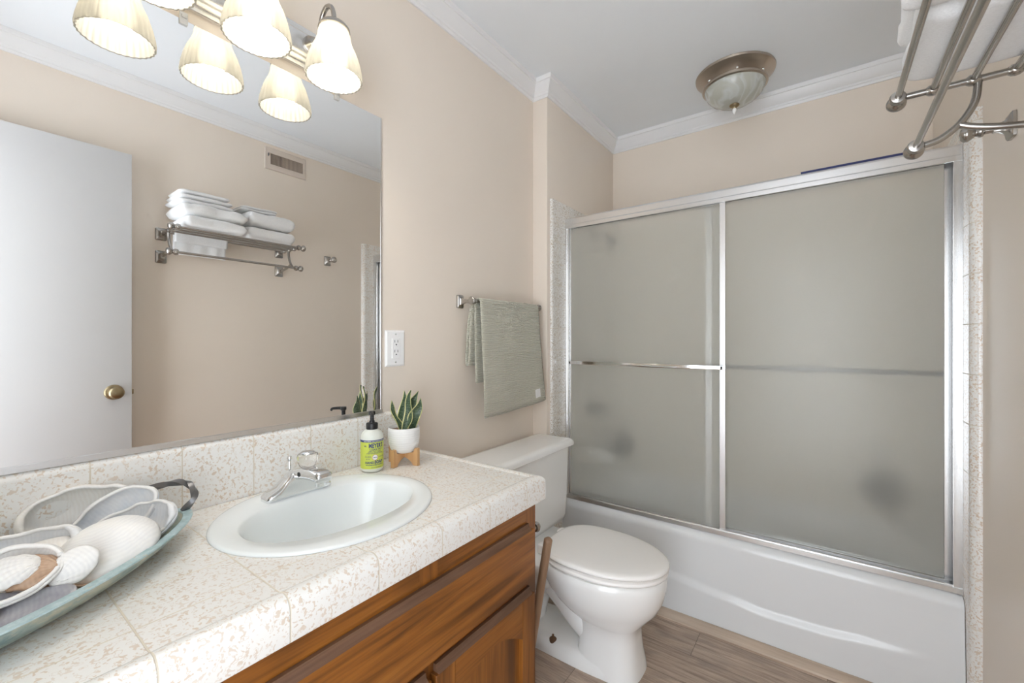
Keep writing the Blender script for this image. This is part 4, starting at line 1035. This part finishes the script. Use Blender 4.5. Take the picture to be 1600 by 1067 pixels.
wrap_text(dst, "CLEAN DAY", 0.0068, 0.005, 0.0665, 0.0003, 1.25, xs=0.85)
for i, (tx, z) in enumerate((("LEMON VERBENA SCENT", 0.0625), ("ESSENTIAL OILS, ALOE AND", 0.0590), ("OTHER THOUGHTFULLY CHOSEN", 0.0558), )):
    wrap_text(dst, tx, 0.0033, 0.002, z, 0.00008)
wrap_text(dst, "NOT TESTED", 0.0030, -0.018, 0.0490, 0.00008); wrap_text(dst, "ON ANIMALS", 0.0030, -0.018, 0.0450, 0.00008)
wrap_text(dst, "EST. 2001", 0.0030, -0.018, 0.0395, 0.00008); wrap_text(dst, "CRUELTY FREE", 0.0030, 0.023, 0.0450, 0.00008)
wrap_text(dst, "HAND", 0.0095, -0.0135, 0.0275, 0.0004, 1.1, xs=0.9); wrap_text(dst, "SOAP", 0.0125, 0.0135, 0.0272, 0.0007, 1.1, xs=0.78)
wrap_text(dst, "BIODEGRADABLE FORMULA", 0.0042, 0.002, 0.0220, 0.00015); wrap_text(dst, "12.5 FL OZ (370 mL)", 0.0034, 0.006, 0.0150, 0.0001)
obj('label_lettering', dst, 'navy', lab, 0)
def disc_patch(r0, r1, u, z, rr, n=32):
    bm = BM(); A = [bm.verts.new(on_cyl(rr, u + r1 * math.cos(2 * PI * i / n), z + r1 * math.sin(2 * PI * i / n))) for i in range(n)]
    if r0 <= 0: bm.faces.new(A); return bm
    B_ = [bm.verts.new(on_cyl(rr, u + r0 * math.cos(2 * PI * i / n), z + r0 * math.sin(2 * PI * i / n))) for i in range(n)]
    for i in range(n): bm.faces.new((A[i], A[(i + 1) % n], B_[(i + 1) % n], B_[i]))
    return bm
obj('label_seal', disc_patch(0, 0.0078, 0.002, 0.0455, br + 0.0012), 'labelwhite', lab, 0)
obj('seal_ring', disc_patch(0.0072, 0.0085, 0.002, 0.0455, br + 0.0014), 'pinkink', lab, 0)
dst = BM(); wrap_text(dst, "LEMON", 0.0034, 0.002, 0.0443, 0.0001, 1.0, br + 0.0016); obj('seal_lettering', dst, 'navy', lab, 0)
dst = BM(); wrap_text(dst, "LEMON VERBENA  HARD WORKING HOUSEHOLD", 0.0030, 0.002, 0.0914, 0.0001, 1.0, br + 0.0010); obj('band_lettering', dst, 'labelwhite', lab, 0)
pm = obj('pump', lathe(BM(), [(0.0165, 0.1235), (0.0170, 0.126), (0.0170, 0.139), (0.0155, 0.1415), (0.0085, 0.142), (0.0075, 0.148), (0.0060, 0.149), (0.0060, 0.164), (0.0085, 0.165), (0.0095, 0.170), (0.009, 0.1755), (0.0, 0.1765)], SB, 'Z', 28), 'black', sbt, 40)
bm = BM(); nd = Vector((0.82, -0.57, 0)).normalized()
tube(bm, [SB + Vector((0, 0, 0.171)), SB + nd * 0.018 + Vector((0, 0, 0.171)), SB + nd * 0.036 + Vector((0, 0, 0.169)), SB + nd * 0.040 + Vector((0, 0, 0.163))], lambda q: 0.0052 - 0.0018 * q, 12, True, 5)
obj('nozzle', bm, 'black', pm)

# ------------------------------------------------------------------ potted snake plant on wooden stand
PC = Vector((0.104, 0.884, CZ + 0.0005))
stn = thing('plant_stand', 'small pale wooden cross stand under the white plant pot', 'plant stand', PC)
def stand_board(ang):
    bm = BM(); L = 0.056; Hh = 0.053
    poly = [(-L, 0), (-L + 0.017, 0)]
    for i in range(13):
        q = i / 12; poly.append((-L + 0.017 + (2 * L - 0.034) * q, 0.0 + 0.022 * math.sin(PI * q) ** 0.7))
    poly += [(L - 0.017, 0), (L, 0), (L, Hh), (L - 0.012, Hh), (L - 0.016, Hh - 0.012), (0.030, 0.0375), (-0.030, 0.0375), (-L + 0.016, Hh - 0.012), (-L + 0.012, Hh), (-L, Hh)]
    prism(bm, poly, 1, -0.0055, 0.0055)
    bmesh.ops.rotate(bm, cent=(0, 0, 0), matrix=Matrix.Rotation(ang, 3, 'Z'), verts=bm.verts); bmesh.ops.translate(bm, vec=PC, verts=bm.verts)
    return bm
for a in (math.radians(-78), math.radians(12)): obj('cross_leg', stand_board(a), 'bamboo', stn, 20)
def pot_mat():
    m = pmat('white_pot_glaze', (0.80, 0.80, 0.785), 0.45); k = NT(m)
    v = k.coord(); sx = k.new('ShaderNodeSeparateXYZ'); k.link(v, sx.inputs[0])
    w = k.math('SINE', k.math('MULTIPLY', k.math('ADD', sx.outputs[2], k.math('MULTIPLY', k.noise(v, 60, 2), 0.004)), 900.0))
    k.bump(w, 0.25, 0.0012); return m
M['pot'] = pot_mat()
pp = thing('potted_snake_plant', 'snake plant with yellow-edged leaves in a white ribbed pot', 'plant', PC + Vector((0, 0, 0.0385)))
z0 = 0.0385
obj('pot', lathe(BM(), [(0.0, z0), (0.030, z0), (0.036, z0 + 0.004), (0.0425, z0 + 0.014), (0.047, z0 + 0.030), (0.049, z0 + 0.048), (0.0485, z0 + 0.066), (0.0475, z0 + 0.076), (0.0460, z0 + 0.0775), (0.0445, z0 + 0.076), (0.0450, z0 + 0.062), (0.0, z0 + 0.062)], PC, 'Z', 56), 'pot', pp, 50)
M['soil'] = pmat('potting_soil', (0.10, 0.06, 0.04), 0.9); k = NT(M['soil']); nn = k.noise(k.coord(), 220, 3)
k.link(k.ramp(nn, [(0.35, (0.05, 0.03, 0.02, 1)), (0.6, (0.26, 0.14, 0.09, 1)), (0.75, (0.55, 0.48, 0.4, 1))]), k.b.inputs['Base Color'])
bm = BM(); R_ = []
for q in range(9):
    rr = 0.0443 * (1 - q / 8); R_.append([(PC.x + max(rr, 1e-4) * math.cos(2 * PI * i / 40), PC.y + max(rr, 1e-4) * math.sin(2 * PI * i / 40), PC.z + z0 + 0.067 + 0.003 * noise.noise((q * 3.1, i * 1.3, 0))) for i in range(40)])
loft(bm, R_, False, True); obj('soil', bm, 'soil', pp, 40)
def leaf_mat():
    m = pmat('snake_plant_leaf', (0.05, 0.09, 0.03), 0.38); k = NT(m)
    uv = k.new('ShaderNodeUVMap'); sx = k.new('ShaderNodeSeparateXYZ'); k.link(uv.outputs[0], sx.inputs[0])
    v = k.coord((120, 120, 420)); n_ = k.noise(v, 1.0, 3, 0.6, 1.0)
    g = k.ramp(n_, [(0.40, (0.022, 0.050, 0.024, 1)), (0.55, (0.075, 0.12, 0.065, 1)), (0.68, (0.18, 0.24, 0.15, 1))])
    e = k.math('ABSOLUTE', k.math('SUBTRACT', sx.outputs[0], 0.5)); e = k.math('ADD', e, k.math('MULTIPLY', n_, 0.04))
    yl = k.ramp(e, [(0.445, 0.0), (0.462, 1.0)])
    c = k.mix(yl, g, (0.60, 0.58, 0.27, 1)); k.link(c, k.b.inputs['Base Color']); return m
M['leaf'] = leaf_mat()
def leaf(base, tip, width, nvec, curl=0.25, seed=0.0, bow=0.0):
    b = Vector(base); tpt = Vector(tip); ax = (tpt - b); L = ax.length; ax.normalize(); nv = Vector(nvec); nv = (nv - ax * nv.dot(ax)).normalized(); sd_ = ax.cross(nv)
    bm = BM(); uvl = bm.loops.layers.uv.new('UVMap'); n, mc = 20, 8; rows = []
    for i in range(n + 1):
        t_ = i / n; w = width * (0.55 + 0.45 * math.sin(PI * min(1, t_ * 1.15))) * (1 - max(0, (t_ - 0.62) / 0.38) ** 1.9) if t_ < 1 else 0.0004
        ctr = b + ax * (L * t_) + nv * (bow * math.sin(PI * t_) + 0.004 * math.sin(6 * t_ + seed)) + sd_ * (0.0035 * math.sin(7 * t_ + seed * 2))
        row = []
        for j in range(mc + 1):
            s_ = j / mc - 0.5
            row.append((bm.verts.new(ctr + sd_ * (w * s_) + nv * (curl * w * (4 * s_ * s_ - 0.4) + 0.003 * math.sin(9 * t_ + seed) * s_ * 2)), (j / mc, t_)))
        rows.append(row)
    for a, c_ in zip(rows, rows[1:]):
        for j in range(mc):
            q = [a[j], a[j + 1], c_[j + 1], c_[j]]; f_ = bm.faces.new([x[0] for x in q])
            for lp_, x in zip(f_.loops, q): lp_[uvl].uv = x[1]
    o = obj('leaf', bm, 'leaf', pp, 60); solid(o, 0.0016); return o
gz = PC.z + z0 + 0.066
leaf((PC.x + 0.006, PC.y - 0.022, gz), (0.098, 0.838, 0.996), 0.026, (0.9, 0.35, 0.1), 0.30, 0.5)
leaf((PC.x + 0.002, PC.y - 0.006, gz), (0.112, 0.880, 1.024), 0.034, (0.75, -0.65, 0), 0.22, 1.4)
leaf((PC.x + 0.016, PC.y - 0.008, gz), (0.138, 0.886, 1.026), 0.031, (0.25, -0.95, 0), 0.35, 2.6)
leaf((PC.x - 0.008, PC.y + 0.016, gz), (0.112, 0.932, 1.018), 0.036, (0.6, -0.8, 0), 0.18, 3.3)
leaf((PC.x + 0.020, PC.y + 0.010, gz), (0.148, 0.912, 1.000), 0.037, (0.85, -0.5, 0), 0.15, 4.1)

# ------------------------------------------------------------------ wooden bowl tray with shells
TC = Vector((0.222, -0.004, CZ + 0.0006)); TAX = Vector((-0.28, 0.96, 0)).normalized(); TNX = Vector((0.96, 0.28, 0)).normalized()
tr = thing('bowl_tray', 'long weathered teal wooden bowl with iron loop handle on counter', 'tray', TC)
def tray_loop(fl, fs, z, n=96, p=1.55):
    out = []
    for i in range(n):
        a = 2 * PI * i / n; ca, sa = math.cos(a), math.sin(a)
        q = TC + TAX * (0.330 * fl * math.copysign(abs(ca) ** (2 / p), ca)) + TNX * (0.185 * fs * math.copysign(abs(sa) ** (2 / p), sa))
        out.append((q.x, q.y, TC.z + z))
    return out
TRH = 0.046
bm = BM()
loft(bm, [tray_loop(0.74, 0.66, 0.0), tray_loop(0.84, 0.80, 0.010), tray_loop(0.94, 0.92, 0.028), tray_loop(1.0, 1.0, TRH - 0.002)], True, False)
loft(bm, [tray_loop(0.945, 0.905, TRH - 0.002), tray_loop(0.86, 0.80, 0.022), tray_loop(0.72, 0.64, 0.012)], False, True)
obj('bowl', bm, 'teal', tr, 60)
bm = BM(); loft(bm, [tray_loop(1.0, 1.0, TRH - 0.002), tray_loop(0.998, 0.996, TRH), tray_loop(0.949, 0.912, TRH), tray_loop(0.945, 0.905, TRH - 0.002)], False, False)
obj('rim', bm, 'teal_rim', tr, 40)
tipp = TC + TAX * 0.318
def hpt(s_, out, z): q = tipp + TNX * s_ + TAX * out; return (q.x, q.y, TC.z + z)
bm = BM(); tube(bm, [hpt(-0.118, -0.075, TRH - 0.004), hpt(-0.116, -0.058, TRH + 0.014), hpt(-0.092, -0.014, TRH + 0.034), hpt(-0.050, 0.016, TRH + 0.045), hpt(-0.018, 0.024, TRH + 0.042), hpt(0.006, 0.018, TRH + 0.022), hpt(0.000, 0.000, TRH - 0.002)], 0.0048, 8, True, 8, 9.0, True)
obj('loop_handle', bm, 'iron', tr, 40)

def shell_bm(L, Wd, D, ribs=0, ribamp=0.0, hinge=True, seed=0.0, nu=22, nv=64, wave=0.045):
    """half shell, hinge at the origin, lip along +Y, domed towards -Z (concave side is +Z)"""
    bm = BM(); rows = []
    for i in range(nu + 1):
        u = i / nu; row = []
        for j in range(nv):
            th = 2 * PI * j / nv
            bx_ = Wd / 2 * math.sin(th) * (1 + 0.05 * noise.noise((math.cos(th) * 2 + seed, math.sin(th) * 2, 0)))
            by_ = L / 2 * (1 - math.cos(th)) * (1 + wave * noise.noise((th * 1.5, seed, 2)))
            k_ = u
            x = bx_ * k_; y = L * 0.10 * (1 - k_) + by_ * k_
            xx = x / (Wd / 2); yy = (y - L / 2) / (L / 2); q = min(1.0, xx * xx + yy * yy)
            prof_ = (1 - q) ** 0.55
            z = -D * prof_ * (1.18 - 0.3 * (y / L))
            if ribs: z += ribamp * math.cos(ribs * math.atan2(x, y + 0.004)) * u
            z += 0.012 * L * noise.noise((x / L * 5 + seed, y / L * 5, seed))
            row.append((x, y, z))
        rows.append(row)
    R = []
    c0 = rows[0]
    cen = bm.verts.new(c0[0])
    for r in rows[1:]: R.append([bm.verts.new(p) for p in r])
    for j in range(nv): bm.faces.new((cen, R[0][(j + 1) % nv], R[0][j]))
    for a, b in zip(R, R[1:]):
        for j in range(nv):
            k_ = (j + 1) % nv; bm.faces.new((a[j], a[k_], b[k_], b[j]))
    return bm
def put_shell(label, loc, up, lip, L, Wd, D, mat, ribs=0, ribamp=0.0, thick=0.005, seed=0.0, hinge=False, name='seashell', lip_r=0.0):
    """loc = middle of the shell mouth; up = direction the hollow side faces; lip = hinge-to-lip direction"""
    z = Vector(up).normalized(); y = Vector(lip); y = (y - z * y.dot(z)).normalized(); x = y.cross(z)
    Mx = Matrix((x, y, z)).transposed().to_4x4()
    o = obj(name, shell_bm(L, Wd, D, ribs, ribamp, True, seed), mat, None, 70)
    Mx.translation = Vector(loc) - y * (L / 2); o.matrix_world = Mx
    solid(o, thick, 1.0)
    tag(o, label, 'seashell', 'seashells in the tray')
    if lip_r:
        pts = []
        for i in range(73):
            th = 2 * PI * (0.04 + 0.92 * i / 72)
            bx_ = Wd / 2 * math.sin(th) * (1 + 0.05 * noise.noise((math.cos(th) * 2 + seed, math.sin(th) * 2, 0)))
            by_ = L / 2 * (1 - math.cos(th)) * (1 + 0.045 * noise.noise((th * 1.5, seed, 2)))
            xx = bx_ / (Wd / 2); yy = (by_ - L / 2) / (L / 2); q = min(1.0, xx * xx + yy * yy)
            pts.append((bx_ * 0.985, by_, -D * (1 - q) ** 0.55 * (1.18 - 0.3 * by_ / L) + 0.012 * L * noise.noise((bx_ / L * 5 + seed, by_ / L * 5, seed)) + 0.0008))
        bm = BM(); tube(bm, pts, lambda q: lip_r * (0.75 + 0.35 * noise.noise((q * 9, seed, 0)) + 0.25 * math.sin(PI * q)), 10)
        obj('lip', bm, 'shell_lip', o, 60, True)
    if hinge:
        bm = BM(); tube(bm, [(-0.30 * Wd, 0.10 * L, 0.000), (-0.14 * Wd, 0.030 * L, 0.002), (0, 0.018 * L, 0.004), (0.12 * Wd, 0.035 * L, 0.002), (0.26 * Wd, 0.09 * L, 0.000)], lambda q: 0.0025 + 0.0035 * math.sin(PI * q), 10, True, 6)
        for vv in bm.verts: vv.co += Vector((noise.noise(vv.co * 90), noise.noise(vv.co * 90 + Vector((5, 0, 0))), 0)) * 0.0015
        h_ = obj('hinge', bm, mat, o, 50, True)
    return o
b0 = TC.z + 0.012
put_shell('largest white bowl-like seashell leaning at the back against the backsplash', (0.062, 0.168, 0.858), (0.86, -0.30, 0.55), (0.35, 0.95, 0.0), 0.165, 0.105, 0.038, 'shell_cream', seed=1.0, hinge=True, lip_r=0.0034)
put_shell('big blue-grey hollow seashell in front of the largest one', (0.112, 0.202, 0.856), (0.75, -0.50, 0.62), (0.05, 0.95, 0.45), 0.130, 0.085, 0.030, 'shell_blue', seed=2.0, hinge=True, lip_r=0.0032)
put_shell('hollow seashell with toothed hinge at the handle end of the tray', (0.160, 0.218, 0.846), (0.45, -0.45, 0.80), (-0.25, -0.90, 0.1), 0.125, 0.088, 0.026, 'shell_blue', seed=3.0, hinge=True, lip_r=0.0030)
put_shell('broad white seashell lying hollow side down along the front rim', (0.236, 0.172, 0.840), (-0.52, 0.20, -0.82), (0.70, 0.10, -0.45), 0.105, 0.125, 0.026, 'shell_white', 40, 0.0004, seed=4.0)
put_shell('long grey-white hollow seashell with thick hinge, left of the dark stone', (0.178, 0.060, 0.850), (0.45, -0.30, 0.85), (-0.12, -0.98, 0.05), 0.175, 0.095, 0.030, 'shell_blue', seed=5.0, hinge=True, lip_r=0.0036)
put_shell('round white dish-like seashell holding two small fan shells', (0.262, 0.058, 0.858), (0.50, -0.25, 0.83), (-0.2, -0.98, 0.1), 0.115, 0.085, 0.022, 'shell_white', seed=6.0, lip_r=0.0040)
put_shell('tan ribbed fan shell lying inside the dish-like shell', (0.268, 0.083, 0.8535), (-0.45, 0.15, -0.88), (-0.35, -0.9, 0.2), 0.062, 0.052, 0.010, 'shell_tan', 26, 0.0012, 0.002, 7.0)
put_shell('white ribbed fan shell lying on the tan one in the dish-like shell', (0.264, 0.062, 0.859), (-0.45, 0.20, -0.88), (-0.1, -0.98, 0.15), 0.066, 0.050, 0.012, 'shell_white', 30, 0.0012, 0.002, 8.0)
put_shell('small chipped white seashell standing beside the dish-like shell', (0.284, 0.126, 0.850), (-0.80, 0.35, -0.50), (0.10, 0.75, 0.62), 0.056, 0.044, 0.007, 'shell_white', 34, 0.0005, 0.003, 9.0)
put_shell('beige tongue-shaped shell tucked in the long hollow shell', (0.192, 0.102, 0.848), (-0.40, 0.15, -0.9), (0.1, 0.95, 0.15), 0.085, 0.040, 0.012, 'shell_cream', seed=10.0)
put_shell('silver-grey mussel-like shell lying along the front rim', (0.305, 0.030, 0.832), (0.20, 0.0, 0.97), (0.20, 0.97, 0.0), 0.190, 0.080, 0.014, 'shell_grey', seed=11.0, thick=0.003)
put_shell('flat white shell piece lying in the silver-grey shell', (0.312, 0.015, 0.831), (0.1, 0.05, 0.99), (0.3, -0.9, 0.0), 0.075, 0.050, 0.006, 'shell_white', seed=12.0, thick=0.003)
put_shell('brown shell fragment under the broad white shell', (0.270, 0.140, 0.827), (0.35, 0.1, 0.92), (0.2, 0.9, -0.1), 0.070, 0.040, 0.010, 'shell_tan', seed=13.0, thick=0.003)
put_shell('olive brown shell fragment below the dish-like shell', (0.280, 0.085, 0.828), (0.5, 0.0, 0.86), (0.1, 0.95, 0.0), 0.060, 0.036, 0.010, 'shell_tan', seed=14.0, thick=0.003)
bm = BM(); bmesh.ops.create_icosphere(bm, subdivisions=4, radius=1.0)
for vv in bm.verts:
    d_ = vv.co.normalized(); n_ = 1 + 0.35 * noise.noise(d_ * 2.2 + Vector((3, 1, 0)))
    vv.co = Vector((0.200, 0.160, 0.858)) + Vector((d_.x * 0.012, d_.y * 0.021, d_.z * 0.010)) * n_
st = obj('dark_pebble', bm, 'stone', None, 60); tag(st, 'dark grey rough stone lying among the shells', 'stone')
